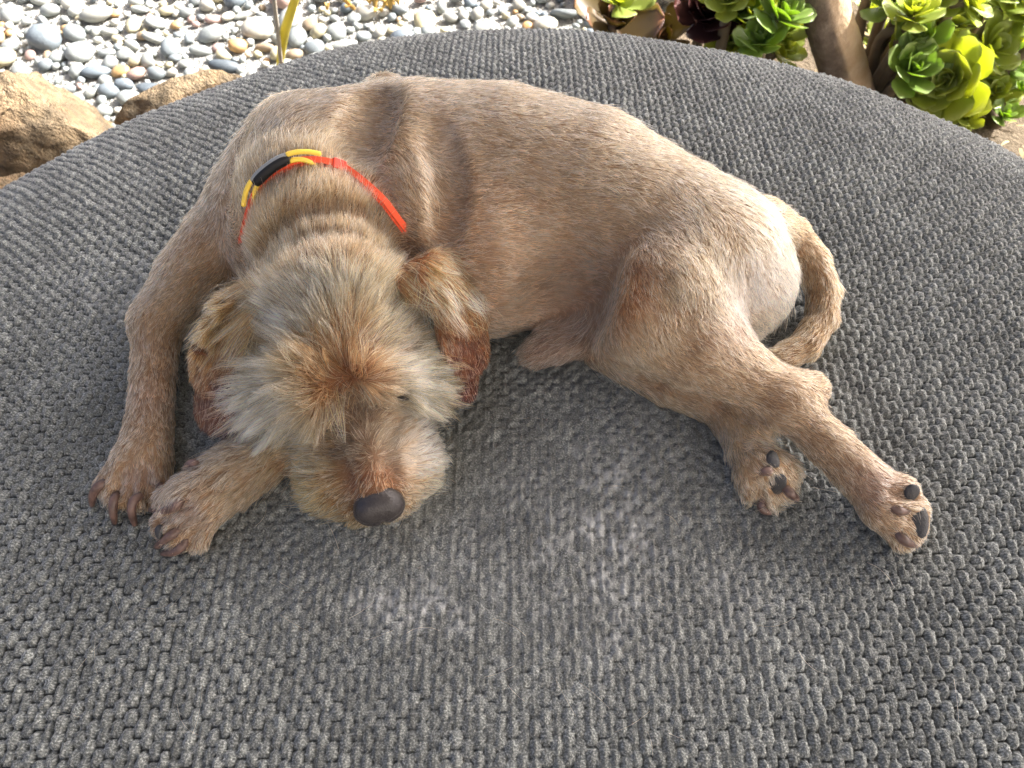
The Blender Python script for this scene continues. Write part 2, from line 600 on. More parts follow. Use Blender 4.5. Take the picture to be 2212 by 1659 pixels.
# muzzle
chain([(764, 865, .047, .026), (790, 960, .040, .0245), (808, 1035, .033, .0235)], k=0.016, col=MUZ, length=.007, lift=.22, reg='muzzle', clump=.45)
chain([(722, 960, .026, .025), (728, 1030, .020, .0245), (780, 1078, .014, .016)], k=0.014, col=CREAM, length=.014, lift=.45, reg='muzzle', clump=.6)
chain([(864, 950, .026, .021), (880, 1006, .020, .0220), (852, 1068, .014, .015)], k=0.014, col=PALE, length=.012, lift=.45, reg='muzzle', clump=.6)
# upper hind leg
chain([(1500, 560, .074, .040), (1440, 628, .078, .038), (1380, 690, .072, .0310)], k=0.012, col=BACK, length=.0080, lift=.24, reg='body', flow=(.02, -.09, -.03))
chain([(1378, 692, .071, .0305), (1495, 753, .062, .0275), (1600, 815, .050, .0180), (1690, 866, .042, .0140)], k=0.014, col=LEG, length=.0058, lift=.22, reg='leg')
chain([(1500, 690, .068, .026), (1585, 768, .054, .0145), (1672, 828, .046, .0090), (1750, 836, .042, .0080)], k=0.020, col=LEG, length=.006, lift=.2, reg='leg')
chain([(1690, 866, .042, .0140), (1752, 846, .042, .0085)], k=0.016, col=LEG, length=.0045, lift=.2, reg='leg')
chain([(1695, 868, .042, .0150), (1790, 960, .032, .0150), (1880, 1048, .024, .0160), (1918, 1086, .021, .0170)], k=0.010, col=LEG, length=.0055, lift=.24, reg='leg')
for tx, ty, hh, r in ((1945, 1060, .028, .0105), (1968, 1100, .018, .0110), (1965, 1135, .016, .0105), (1950, 1160, .012, .0095)):
    chain([(1912, 1085, .022, .014), (tx, ty, hh, r)], k=0.007, col=PAW, length=.0044, lift=.28, reg='paw', clump=.4)
# lower hind leg
chain([(1330, 705, .030, .034), (1450, 800, .022, .0250), (1550, 860, .017, .0185), (1595, 900, .017, .0165)], k=0.014, col=LEG, length=.008, lift=.25, reg='leg')
chain([(1595, 900, .017, .0165), (1615, 960, .018, .0150), (1645, 1012, .018, .0160)], k=0.010, col=PALE, length=.011, lift=.5, reg='leg', clump=.6, curl=.5)
for tx, ty, hh, r in ((1630, 1058, .014, .0090), (1660, 1068, .012, .0090), (1688, 1052, .016, .0095), (1695, 1015, .020, .0090)):
    chain([(1645, 1020, .018, .014), (tx, ty, hh, r)], k=0.007, col=PAW, length=.0065, lift=.4, reg='paw', clump=.55)
# belly fold and sheath
chain([(1310, 680, .052, .018), (1215, 728, .036, .0170), (1160, 762, .026, .0110)], k=0.012, col=SKIN, length=.009, lift=.3, reg='leg', dens=.7)
# tail
chain([(1640, 495, .062, .024), (1703, 508, .050, .0150), (1750, 560, .036, .0132), (1777, 625, .024, .0122), (1776, 685, .017, .0117), (1741, 744, .014, .0112), (1685, 779, .013, .0105),
       (1615, 795, .012, .0075)], k=0.008, col=TAN, length=.0070, lift=.18, reg='tail', clump=.2)

ADD = list(PRIMS)
def hits(pts, prims):
    """where the lines of sight through picture points first meet the dog: points and outward normals"""
    D = np.array([ray(*p[:2]) for p in pts])
    D /= np.linalg.norm(D, axis=1)[:, None]
    t = np.full(len(D), 0.30)
    o = np.array([0, 0, CAM_Z])
    for _ in range(60):
        v = sdf(o + D * t[:, None], prims)
        t = np.minimum(t + v * 0.8, 1.5)
    P = o + D * t[:, None]
    v = sdf(P, prims)
    N = np.stack([sdf(P + np.eye(3)[i] * 1e-3, prims) - v for i in range(3)], 1)
    return P, N / np.maximum(np.linalg.norm(N, axis=1), 1e-9)[:, None]

def hit(px, py, prims=None):
    P, N = hits([(px, py)], PRIMS if prims is None else prims)
    return P[0], N[0]

CARVE = []
def groove(pts, r=0.005, off=0.002, k=0.008):
    f = np.linspace(0, len(pts) - 1, 4 * (len(pts) - 1) + 1)
    pts = np.stack([np.interp(f, range(len(pts)), [p[i] for p in pts]) for i in (0, 1)], 1)
    hs = list(zip(*hits(pts, ADD)))
    cs = [p + n * off for p, n in hs]
    for i in range(len(cs) - 1):
        CARVE.append(dict(a=cs[i], b=cs[i + 1], ra=r, rb=r, k=k, sub=True))
def dent(px, py, r, off, k):
    p, n = hit(px, py, prims=ADD)
    CARVE.append(dict(a=p + n * off, b=p + n * off + np.array([0, 0, 1e-4]), ra=r, rb=r, k=k, sub=True))

groove([(806, 208), (790, 255), (770, 312)], .0125, .0030, .016)      # hollow in front of the shoulder blade
groove([(938, 285), (962, 355), (970, 430), (955, 510)], .008, .0055, .012)   # ribs dip behind the shoulder
dent(1228, 606, .030, .023, .02)                                     # flank hollow before the thigh
dent(1175, 640, .022, .018, .02)
groove([(560, 560), (598, 500), (650, 462), (720, 448), (800, 470), (850, 520), (880, 560)], .0055, .0015, .010)   # neck folds
groove([(575, 590), (620, 532), (680, 502), (740, 498), (815, 522), (862, 570)], .0045, .0020, .008)
dent(750, 862, .012, .004, .012)                                     # stop between the eyes
groove([(700, 905), (735, 870)], .006, .003, .008)
dent(862, 860, .008, .003, .007)                                     # eye sockets
dent(706, 915, .008, .003, .007)
groove([(690, 945), (735, 985), (760, 1060)], .004, .002, .008)      # lips hang either side of the bridge
groove([(850, 930), (835, 985), (850, 1045)], .004, .002, .008)
   # tendon of the hind leg
groove([(1310, 770), (1420, 825), (1540, 865), (1640, 905)], .0035, .001, .005)   # where the legs cross
for seg in ([(268, 1000), (245, 1075)], [(283, 1000), (277, 1100)], [(310, 1010), (325, 1085)],
            [(410, 1085), (345, 1125)], [(420, 1110), (365, 1160)], [(435, 1130), (400, 1180)],
            [(1925, 1060), (1975, 1075)], [(1925, 1105), (1985, 1120)], [(1640, 1050), (1640, 1100)], [(1670, 1040), (1690, 1085)]):
    groove(seg, .0034, .0002, .004)
PRIMS = PRIMS + CARVE
SKULL_STOP = at(748, 838, .085)
NOSE_P = at(819, 1085, .030)

def flow_field(p, n, prims):
    """blended groom direction and coat values at skin points"""
    ds = []
    for q in prims:
        ds.append(sd_cone(p, q['a'], q['b'], q['ra'], q['rb']))
    ds = np.array(ds)
    w = np.exp(-(ds - ds.min(0)) / 0.006)
    w /= w.sum(0)
    T = np.zeros_like(p); col = np.zeros_like(p)
    vals = {k: np.zeros(len(p)) for k in ('L', 'lift', 'dens', 'clump', 'curl', 'wid')}
    for wi, q in zip(w, prims):
        if q['reg'] == 'head':
            f = p - SKULL_STOP
            f = f + np.array([0, 0, -0.25]) * np.abs(f[:, :1])
            f = f / np.maximum(np.linalg.norm(f, axis=1), 1e-6)[:, None]
        elif q['reg'] == 'muzzle':
            f = p - (NOSE_P + np.array([0.0, 0.012, 0.004]))
            ax = SKULL_STOP - NOSE_P
            ax = ax / np.linalg.norm(ax)
            side = f - (f @ ax)[:, None] * ax * 0.62
            f = side + np.array([0, 0, -0.012])
            f = f / np.maximum(np.linalg.norm(f, axis=1), 1e-6)[:, None]
        else:
            f = np.broadcast_to(q['flow'] / max(np.linalg.norm(q['flow']), 1e-6), p.shape)
        T += wi[:, None] * f
        col += wi[:, None] * q['col']
        for k in vals:
            vals[k] += wi * q[k]
    T -= (T * n).sum(1)[:, None] * n
    T /= np.maximum(np.linalg.norm(T, axis=1), 1e-5)[:, None]
    return T, col, vals, ds.argmin(0)

# patches of colour, mostly the coat's own, one painted shade (picture x, y, radius in picture units, colour, weight)
PATCHES = []
def patch(px, py, h, r, col, w=1.0, stretch=(1, 1, 1)):
    PATCHES.append([(px, py), r, C3(col), w, np.array(stretch, float)])

patch(1365, 600, .105, .018, (134, 80, 34), .85, (1, .7, 1))          # rusty curls on the thigh
patch(1335, 650, .100, .014, (138, 84, 36), .8)
patch(1645, 605, .075, .020, (228, 222, 208), .65, (.8, 1, 1))          # white seat
patch(1600, 660, .06, .016, (226, 218, 204), .5)
patch(955, 330, .1, .012, (226, 214, 194), .55, (1, .5, 1))

patch(1000, 480, .09, .045, (160, 120, 80), .35)
patch(788, 258, .11, .013, (128, 96, 66), .45, (1.2, .6, 1))           # shade in the shoulder hollow, painted into the coat
patch(1225, 620, .07, .028, (124, 94, 72), .5)                       # thin haired belly
patch(1120, 700, .04, .05, (172, 148, 124), .5)
patch(715, 530, .14, .030, (178, 152, 118), .3)                       # grizzled crown
patch(735, 590, .13, .040, (178, 146, 112), .5)
patch(700, 690, .12, .040, (150, 104, 62), .6)
patch(745, 800, .10, .022, (112, 70, 36), .75, (1.4, .7, 1))           # dark stop between the eyes
patch(790, 985, .07, .018, (106, 88, 66), .7, (1, .7, 1))             # short haired bridge
patch(770, 1040, .06, .012, (134, 80, 40), .8)
patch(850, 1030, .05, .012, (148, 88, 36), .8)
patch(690, 545, .1, .016, (204, 188, 162), .25)
patch(830, 570, .1, .018, (196, 172, 138), .25)
patch(640, 650, .1, .030, (146, 110, 70), .6)
patch(832, 650, .1, .028, (146, 110, 70), .6)
patch(905, 985, .045, .015, (248, 240, 220), .9)                      # patch set near white on the lip
patch(880, 958, .05, .010, (236, 224, 200), .4)
patch(655, 1045, .04, .022, (164, 126, 72), .7)
patch(930, 1020, .03, .016, (206, 176, 120), .6)
patch(640, 900, .05, .024, (214, 194, 146), .5)
patch(700, 610, .13, .05, (132, 92, 56), .45)
patch(735, 720, .12, .03, (118, 70, 34), .5)
patch(915, 815, .05, .022, (238, 228, 204), .8)
patch(600, 860, .05, .022, (216, 192, 138), .5)
patch(560, 720, .08, .014, (216, 190, 140), .5)
patch(925, 720, .08, .018, (232, 216, 186), .6)
patch(560, 640, .08, .014, (152, 100, 56), .7)
patch(885, 590, .09, .014, (160, 110, 66), .6)
patch(1590, 700, .05, .020, (140, 112, 96), .5)
patch(1900, 1040, .035, .016, (170, 142, 128), .6)                     # thin hair over the hind foot
patch(310, 1040, .03, .012, (150, 128, 116), .7)
patch(270, 1035, .03, .008, (136, 116, 106), .5)
patch(400, 1110, .035, .012, (156, 128, 116), .7)
patch(330, 850, .035, .016, (176, 150, 128), .4)
patch(440, 560, .06, .035, (160, 122, 78), .4)

_pp, _ = hits([q[0] for q in PATCHES], ADD)
for q_, p_ in zip(PATCHES, _pp):
    q_[0] = p_

def coat_colour(p, col):
    for c, r, rgb, w, st in PATCHES:
        d = (((p - c) * st) ** 2).sum(1)
        g = (w * np.exp(-d / (r * r)))[:, None]
        col = col * (1 - g) + rgb * g
    return col

def cushion_z(p):
    return pouf_z(p[:, 0], p[:, 1])

def make_fur(name, V, F, NV, field, count, parent, mat, K=5, seed=0, avoid=None, colour=None, lenmul=1.0, radius=0.00014, weight=None, clump_add=0.0, lift_add=0.0):
    rng = np.random.default_rng(seed)
    T0, c0, v0, _ = field
    tri = np.concatenate([F[:, [0, 1, 2]], F[:, [0, 2, 3]]])
    A, Bv, Cv = V[tri[:, 0]], V[tri[:, 1]], V[tri[:, 2]]
    area = np.linalg.norm(np.cross(Bv - A, Cv - A), axis=1) * 0.5
    cen = (A + Bv + Cv) / 3
    nz = NV[tri[:, 0], 2]
    ok = (cen[:, 2] > cushion_z(cen) - 0.001) & ~((nz < -0.55) & (cen[:, 2] < cushion_z(cen) + 0.03))
    area = area * ok * v0['dens'][tri[:, 0]]
    if weight is not None:
        area = area * weight(cen)
    pick = rng.choice(len(tri), count, p=area / area.sum())
    r1 = np.sqrt(rng.random(count)); r2 = rng.random(count)
    W = np.stack([1 - r1, r1 * (1 - r2), r1 * r2], 1)
    t3 = tri[pick]
    def lerp(a):
        return (a[t3] * (W[:, :, None] if a.ndim == 2 else W)).sum(1)
    P, N, T, col = lerp(V), lerp(NV), lerp(T0), lerp(c0)
    N /= np.maximum(np.linalg.norm(N, axis=1), 1e-9)[:, None]
    T -= (T * N).sum(1)[:, None] * N
    T /= np.maximum(np.linalg.norm(T, axis=1), 1e-6)[:, None]
    val = {k: lerp(v) for k, v in v0.items()}
    who = None
    if avoid is not None:
        keep = avoid(P, who)
        P, N, T, col = P[keep], N[keep], T[keep], col[keep]
        val = {k: v[keep] for k, v in val.items()}
    n = len(P)
    S = np.cross(N, T)
    # slow wander of the lie of the coat, plus a little of each hair's own
    wander = 0.24 * vnoise(P, 38, 40 + seed) + 0.16 * vnoise(P, 130, 41 + seed)
    ang = wander + rng.normal(0, 0.10, n) + val['curl'] * rng.normal(0, .8, n)
    T = T * np.cos(ang)[:, None] + S * np.sin(ang)[:, None]
    S = np.cross(N, T)
    if avoid is not None:
        lenmul = lenmul * np.clip(np.linalg.norm(P - NC, axis=1) / .034, .22, 1)
    L = val['L'] * lenmul * np.clip(rng.normal(1, 0.22, n), .45, 1.7) * (1 + .25 * vnoise(P, 90, 42))
    lift = np.clip(val['lift'] + lift_add + 0.08 * vnoise(P, 120, 43) + rng.normal(0, .05, n), .20, 1.1)
    bend = rng.normal(0, .22, n) + .25 * vnoise(P, 70, 44) + val['curl'] * rng.normal(0, .9, n)
    s = np.linspace(0, 1, K)
    pts = np.zeros((n, K, 3))
    pts[:, 0] = P - N * 0.0001
    ds = L / (K - 1)
    for k in range(1, K):
        th = lift * (1 - 0.55 * s[k])
        ph = bend * s[k] * s[k] * 1.6
        d = (T * np.cos(ph)[:, None] + S * np.sin(ph)[:, None]) * np.cos(th)[:, None] + N * np.sin(th)[:, None]
        gv = np.array([0, 0, -1.0]) + N[:, 2:3] * N
        d = d + gv * (0.35 * s[k] * np.clip((L - .008) / 0.02, 0, 1.2))[:, None]
        d /= np.linalg.norm(d, axis=1)[:, None]
        pts[:, k] = pts[:, k - 1] + d * ds[:, None]
    # clumping: each hair leans towards a guide near its root
    ng = max(40, n // 22)
    gi = rng.choice(n, ng, replace=False)
    kd = KDTree(ng)
    for a_, b_ in enumerate(gi):
        kd.insert(P[b_], a_)
    kd.balance()
    near = np.array([kd.find(q)[1] for q in P])
    g = gi[near]
    cl = ((val['clump'] + clump_add) * np.clip(rng.normal(1, .25, n), .3, 1.4))
    for k in range(1, K):
        w = np.clip(cl * s[k] ** 1.3, 0, .92)[:, None]
        # guide shifted to end at this hair's own length
        tip = pts[g, k]
        pts[:, k] = pts[:, k] * (1 - w) + tip * w
    # keep the coat out of the cloth
    q = pts.reshape(-1, 3)
    zc = cushion_z(q) + 0.0008
    q[:, 2] = np.maximum(q[:, 2], zc)
    # off the skin
    col = coat_colour(P, col) if colour is None else colour(P, col)
    v = np.clip(rng.normal(1, .36, n), .3, 2.1) * (1 + .18 * vnoise(P, 45, 45) + .20 * vnoise(P, 210, 46))
    col = np.clip(col * v[:, None], 0.01, 0.95)
    col = np.clip(col * (1 + .22 * rng.normal(0, 1, ng)[near])[:, None].clip(.45, 1.7), .01, .95)
    white = rng.random(n) < 0.15
    col[white] = col[white] * .45 + .55 * srgb(232, 226, 214)
    cu = bpy.data.hair_curves.new(name)
    cu.add_curves([K] * n)
    cu.attributes['position'].data.foreach_set('vector', pts.astype(np.float32).ravel())
    rad = cu.attributes.get('radius') or cu.attributes.new('radius', 'FLOAT', 'POINT')
    prof = np.interp(s, [0, .3, .75, 1], [.8, 1, .8, .18])
    wid = radius * np.clip(rng.normal(1, .2, n), .5, 1.6) * val['wid']
    rad.data.foreach_set('value', (wid[:, None] * prof[None]).astype(np.float32).ravel())
    ca = cu.attributes.new('tint', 'FLOAT_COLOR', 'CURVE')
    c4 = np.ones((n, 4), np.float32); c4[:, :3] = col
    ca.data.foreach_set('color', c4.ravel())
    o = bpy.data.objects.new(name, cu)
    cu.materials.append(mat)
    link(o, parent)
    return o

def fur_material():
    m = NT("dog_hair")
    at_ = m.attr("tint")
    info = m.n('ShaderNodeHairInfo')
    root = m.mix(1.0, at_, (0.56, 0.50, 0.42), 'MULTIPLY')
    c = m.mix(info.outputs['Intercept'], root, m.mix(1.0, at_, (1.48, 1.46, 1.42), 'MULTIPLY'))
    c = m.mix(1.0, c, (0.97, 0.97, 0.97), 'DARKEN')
    h = m.n('ShaderNodeBsdfHairPrincipled')
    h.model = 'CHIANG'
    h.parametrization = 'COLOR'
    m.l(c, h.inputs['Color'])
    h.inputs['Roughness'].default_value = 0.46
    h.inputs['IOR'].default_value = 1.46
    h.inputs['Radial Roughness'].default_value = 0.5
    h.inputs['Random Roughness'].default_value = 0.2
    m.l(h.outputs[0], m.out.inputs['Surface'])
    return m.mat

def skin_material():
    m = NT("dog_skin")
    n = m.noise(400, 3, .6, m.obj())
    c = m.mix(m.math('MULTIPLY', n.outputs[0], .5), m.attr("tint"), (0.10, 0.06, 0.045))
    m.bsdf(c, 0.7, 0.2)
    m.bump(n.outputs[0], .3, .001)
    return m.mat

dog = empty("dog", tuple(at(1100, 500, 0)))
tag(dog, "tan rough-haired terrier asleep curled up on the grey pouf, chin down", "dog")
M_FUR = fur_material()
M_SKIN = skin_material()
BV, BF, BN = skin_mesh("body", PRIMS, 0.0022)
BFIELD = flow_field(BV, BN, ADD)
_c = BFIELD[1]
bme = mesh_np("dog_body", BV, BF)
vcol(bme, "tint", coat_colour(BV, _c) * np.array([.62, .54, .48]))
body = mesh_obj("body", bme, M_SKIN, dog)

def tube(name, pts, rad, mat, parent, sides=10, flat=None, cap=True):
    """round (or flattened: flat=(axis, scale)) tube along points with a radius for each"""
    pts = np.asarray(pts, float)
    n = len(pts)
    rad = np.broadcast_to(np.asarray(rad, float), (n,))
    tg = np.gradient(pts, axis=0)
    tg /= np.maximum(np.linalg.norm(tg, axis=1), 1e-9)[:, None]
    up = np.array([0.1, 0.2, 1.0])
    V, F = [], []
    for i in range(n):
        s_ = np.cross(tg[i], up); s_ /= max(np.linalg.norm(s_), 1e-9)
        u_ = np.cross(s_, tg[i])
        for k in range(sides):
            a = 2 * math.pi * k / sides
            V.append(pts[i] + rad[i] * (math.cos(a) * s_ + math.sin(a) * u_))
    for i in range(n - 1):
        for k in range(sides):
            k2 = (k + 1) % sides
            F.append((i * sides + k, i * sides + k2, (i + 1) * sides + k2, (i + 1) * sides + k))
    me = bpy.data.meshes.new(name)
    V.append(pts[0] - tg[0] * rad[0] * .5); V.append(pts[-1] + tg[-1] * rad[-1] * .6)
    c0, c1 = len(V) - 2, len(V) - 1
    for k in range(sides):
        k2 = (k + 1) % sides
        F.append((k2, k, c0))
        F.append(((n - 1) * sides + k, (n - 1) * sides + k2, c1))
    me.from_pydata([tuple(v) for v in V], [], F)
    me.polygons.foreach_set('use_smooth', [True] * len(me.polygons))
    return mesh_obj(name, me, mat, parent)

def spline(pts, m=24):
    """Catmull-Rom through points"""
    P = np.asarray(pts, float)
    P = np.concatenate([[2 * P[0] - P[1]], P, [2 * P[-1] - P[-2]]])
    out = []
    for i in range(1, len(P) - 2):
        for t in np.linspace(0, 1, max(2, m // (len(P) - 3)), endpoint=False):
            a, b, c, d = P[i - 1:i + 3]
            out.append(.5 * (2 * b + (c - a) * t + (2 * a - 5 * b + 4 * c - d) * t * t + (3 * b - a - 3 * c + d) * t ** 3))
    out.append(P[-2])
    return np.array(out)

# ---- ears: soft flaps
def ear_prims(pts, nrm, s):
    nrm = np.array(nrm, float); nrm /= np.linalg.norm(nrm)
    out = []
    for i in range(len(pts) - 1):
        p, q = pts[i], pts[i + 1]
        a, b = at(*p[:3]), at(*q[:3])
        c = (a + b) / 2
        out.append(dict(a=a, b=b, ra=p[3], rb=q[3], k=.010, flat=(nrm, c, s), flow=b - a, col=C3(p[4]), L=p[5], lift=p[6], dens=1.0,
                        clump=.3, reg='ear', curl=0.0, wid=1.0))
    return out
EL = ear_prims([(575, 640, .088, .014, (132, 86, 44), .014, .40), (505, 690, .076, .0225, (140, 92, 48), .011, .30), (470, 770, .058, .0265, (92, 52, 25), .006, .2),
                (480, 855, .042, .0245, (74, 38, 17), .0045, .15), (510, 905, .030, .014, (62, 30, 13), .004, .15)], (-.55, -.25, .8), .20)
ER = ear_prims([(880, 610, .092, .012, (132, 86, 46), .014, .45), (950, 600, .092, .018, (150, 100, 54), .014, .42), (1000, 655, .078, .0205, (104, 58, 28), .007, .22),
                (994, 750, .054, .0200, (78, 37, 16), .0042, .14), (984, 828, .034, .0150, (68, 31, 13), .004, .12)], (.62, -.30, .72), .20)
for E_ in (EL, ER):
    all_ = E_[-1]['b'] - E_[0]['a']; all_ /= np.linalg.norm(all_)
    for q_ in E_:
        q_['flow'] = q_['flow'] / np.linalg.norm(q_['flow']) * .35 + all_
    for q_ in E_[2:]:
        q_['clump'] = .15
EARS = []
for E, nm in ((EL, "left"), (ER, "right")):
    V_, F_, N_ = skin_mesh("ear", E, 0.0016)
    me_ = mesh_np("dog_ear", V_, F_)
    fld = flow_field(V_, N_, E)
    cc = fld[1]
    vcol(me_, "tint", cc * np.array([.6, .5, .42]))
    eo = mesh_obj("ear", me_, M_SKIN, dog)
    EARS.append((eo, V_, F_, N_, fld))

# ---- nose leather with two nostrils
NP, NN = hit(819, 1098)
fwd = NOSE_P - SKULL_STOP; fwd[2] *= .6; fwd /= np.linalg.norm(fwd)
rgt = np.cross(fwd, [0, 0, 1.0]); rgt /= np.linalg.norm(rgt)
nup = np.cross(rgt, fwd)
NC = NP - NN * .0030 + fwd * .001
def npt(r_, f_, u_):
    return NC + rgt * r_ + fwd * f_ + nup * u_
npr = [dict(a=npt(-.0058, -.001, .0016), b=npt(.0058, -.001, .0016), ra=.0086, rb=.0086, k=.004),
       dict(a=npt(-.0045, .004, -.0030), b=npt(.0045, .004, -.0030), ra=.0085, rb=.0085, k=.006),
       dict(a=npt(-.0095, .002, -.0015), b=npt(-.0098, -.002, -.0005), ra=.0064, rb=.0050, k=.005),
       dict(a=npt(.0095, .002, -.0015), b=npt(.0098, -.002, -.0005), ra=.0064, rb=.0050, k=.005),
       dict(a=npt(0, -.005, .000), b=npt(0, -.008, -.004), ra=.0090, rb=.006, k=.006),
       dict(a=npt(-.0072, .0120, .0012), b=npt(-.0145, .0062, .0004), ra=.0030, rb=.0014, k=.0022, sub=True),
       dict(a=npt(.0072, .0120, .0012), b=npt(.0145, .0062, .0004), ra=.0030, rb=.0014, k=.0022, sub=True),
       dict(a=npt(0, .0108, .0072), b=npt(0, .0140, -.012), ra=.0013, rb=.0015, k=.003, sub=True)]
m = NT("nose_leather")
vor = m.n('ShaderNodeTexVoronoi'); vor.inputs['Scale'].default_value = 750; m.l(m.obj(), vor.inputs['Vector'])
m.bsdf(m.mix(m.noise(300, 2, .5, m.obj()).outputs[0], (.018, .016, .016), (.044, .038, .037)), .40, .42)
m.bump(vor.outputs['Distance'], .45, .0006)
V_, F_, N_ = skin_mesh("nose", npr, .0009)
nose = mesh_obj("nose", mesh_np("dog_nose", V_, F_), m.mat, dog)

# ---- closed eyes: dark wet slits under the brow
m = NT("eye_dark"); m.bsdf((.012, .009, .008), .5, .3); M_EYE = m.mat
m = NT("eyelid_skin"); m.bsdf((.035, .022, .018), .5, .3); M_LID = m.mat
for ex, ey, dx in ((866, 858, 1), (700, 918, -1)):
    p, n = hit(ex, ey)
    p = p - n * (.0008 if dx > 0 else .0105)
    sl = spline([p + np.array([-.0065, .001, 0]) - n * .0005, p + n * .0012, p + np.array([.0065, -.0015, 0]) - n * .0005], 12)
    eye = tube("eye", sl, [.0006 + .0018 * math.sin(math.pi * t) for t in np.linspace(0, 1, len(sl))], M_EYE, dog)
    tube("eyelid", sl + n * .0006 + np.array([0, .0030, .0012]), [.0008 + .0014 * math.sin(math.pi * t) for t in np.linspace(0, 1, len(sl))], M_LID, eye)

# ---- claws
m = NT("claw_horn")
nz = m.noise(160, 3, .5, m.obj())
m.bsdf(m.ramp(nz.outputs[0], [(.35, (.07, .042, .033)), (.65, (.16, .10, .08))]), .38, .45)
M_CLAW = m.mat
CLAWS = [((222, 1044), (199, 1092, .004)), ((252, 1070), (248, 1130, .004)), ((296, 1074), (291, 1134, .004)), ((346, 1052), (352, 1092, .006)),
         ((388, 1084), (326, 1101, .016)), ((384, 1146), (337, 1182, .009)), ((398, 1172), (351, 1196, .005)), ((426, 1006), (402, 1020, .030)),
         ((1660, 1017), (1628, 1023, .024)), ((1648, 1080), (1666, 1108, .006)), ((1700, 1058), (1722, 1078, .010)),
         ((1932, 1096), (1978, 1091, .024)), ((1944, 1157), (1986, 1177, .010))]
for (sx, sy), e in CLAWS:
    p, n = hit(sx, sy)
    q = at(*e)
    d = q - p
    mid = p + d * .5 + n * .0022
    c = spline([p - n * .0028 - d * .08, p + d * .14 + n * .0026, mid + n * .0012, q], 12)
    tube("claw", c, np.interp(np.linspace(0, 1, len(c)), [0, .3, .8, 1], [.0030, .0034, .0028, .0018]), M_CLAW, dog, 8)

# ---- paw pads
m = NT("pad_leather")
vor = m.n('ShaderNodeTexVoronoi'); vor.inputs['Scale'].default_value = 900; m.l(m.obj(), vor.inputs['Vector'])
m.bsdf(m.mix(m.noise(350, 2, .5, m.obj()).outputs[0], (.018, .019, .021), (.048, .048, .050)), .5, .4)
m.bump(vor.outputs['Distance'], .5, .0006)
M_PAD = m.mat
PADS = [(1968, 1064, 16, 20, .3), (1986, 1124, 18, 30, .2), (1669, 993, 15, 18, 0), (1677, 1044, 21, 27, .3), (345, 1148, 9, 13, .1), (1655, 1100, 10, 9, 0)]
PADC = []
for px, py, rx, ry, ro in PADS:
    p, n = hit(px, py)
    c0 = p
    px_m = (CAM_Z - p[2]) / 0.92 / FV * 1.02
    ux = np.array([1.0, 0, 0]); ux -= (ux @ n) * n; ux /= np.linalg.norm(ux)
    uy = np.cross(n, ux)
    V, F = [], []
    for i in range(9):
        f = math.pi * i / 8
        for k in range(14):
            g = 2 * math.pi * k / 14
            wob = 1 + .07 * math.sin(3 * g + px)
            V.append(c0 + n * .0006 + math.sin(f) * wob * (math.cos(g + ro) * rx * px_m * ux + math.sin(g + ro) * ry * px_m * uy * 1.15) + n * math.cos(f) * .0024)
    for i in range(8):
        for k in range(14):
            F.append((i * 14 + k, (i + 1) * 14 + k, (i + 1) * 14 + (k + 1) % 14, i * 14 + (k + 1) % 14))
    mesh_obj("paw_pad", mesh_np("paw_pad", V, F), M_PAD, dog)
    PADC.append((c0, max(rx, ry) * px_m))
PADC_ = PADC

# ---- collar and the clip-on sleeve it carries
def band(name, pts, nrm, wid_dir, half_t, half_w, mat, parent):
    pts = np.asarray(pts); n = len(pts)
    V, F = [], []
    for i in range(n):
        N_, W_ = nrm[i], wid_dir[i]
        b = .0005
        for a_, c_ in ((-1, -1), (1, -1), (1, 1), (-1, 1)):
            V.append(pts[i] + N_ * half_t * a_ + W_ * half_w * c_)
    for i in range(n - 1):
        for k in range(4):
            F.append((i * 4 + k, i * 4 + (k + 1) % 4, (i + 1) * 4 + (k + 1) % 4, (i + 1) * 4 + k))
    me = bpy.data.meshes.new(name)
    F2 = F + [(3, 2, 1, 0), tuple((n - 1) * 4 + k for k in range(4))]
    me.from_pydata([tuple(v) for v in V], [], F2)
    o = mesh_obj(name, me, mat, parent)
    bv = o.modifiers.new("bevel", 'BEVEL'); bv.width = .0006; bv.segments = 2
    return o
ARC = [(522, 520), (529, 492), (539, 453), (558, 407), (594, 371), (635, 350), (674, 345), (713, 350), (745, 362), (787, 393), (829, 432), (858, 470), (884, 505), (893, 530)]
ah = [hit(*p) for p in ARC]
lifts = [-.001, .003, .0042] + [.0042] * 8 + [.0015, -.003, -.007]
apts = [p - ray(*a_) / np.linalg.norm(ray(*a_)) * l_ for (p, n), a_, l_ in zip(ah, ARC, lifts)]
hid = [at(880, 585, .045), at(830, 640, .020), at(720, 650, .010), at(600, 610, .020), at(530, 560, .045)]
ring = spline(apts + hid + [apts[0]], 150)
rc = ring.mean(0)
nr = ring - rc; nr /= np.linalg.norm(nr, axis=1)[:, None]
tg = np.gradient(ring, axis=0); tg /= np.linalg.norm(tg, axis=1)[:, None]
nr -= (nr * tg).sum(1)[:, None] * tg; nr /= np.linalg.norm(nr, axis=1)[:, None]
axis_ = np.cross(tg, nr)
if axis_[:, 1].mean() > 0: axis_ = -axis_
view = ring - np.array([0, 0, CAM_Z]); view /= np.linalg.norm(view, axis=1)[:, None]
view -= (view * tg).sum(1)[:, None] * tg; view /= np.linalg.norm(view, axis=1)[:, None]
wd = view * .95 - nr * .25
wd -= (wd * tg).sum(1)[:, None] * tg; wd /= np.linalg.norm(wd, axis=1)[:, None]
nt_ = np.cross(wd, tg)
m = NT("red_webbing")
wv = m.n('ShaderNodeTexWave'); wv.inputs['Scale'].default_value = 900; wv.inputs['Distortion'].default_value = 1.0; m.l(m.obj(), wv.inputs['Vector'])
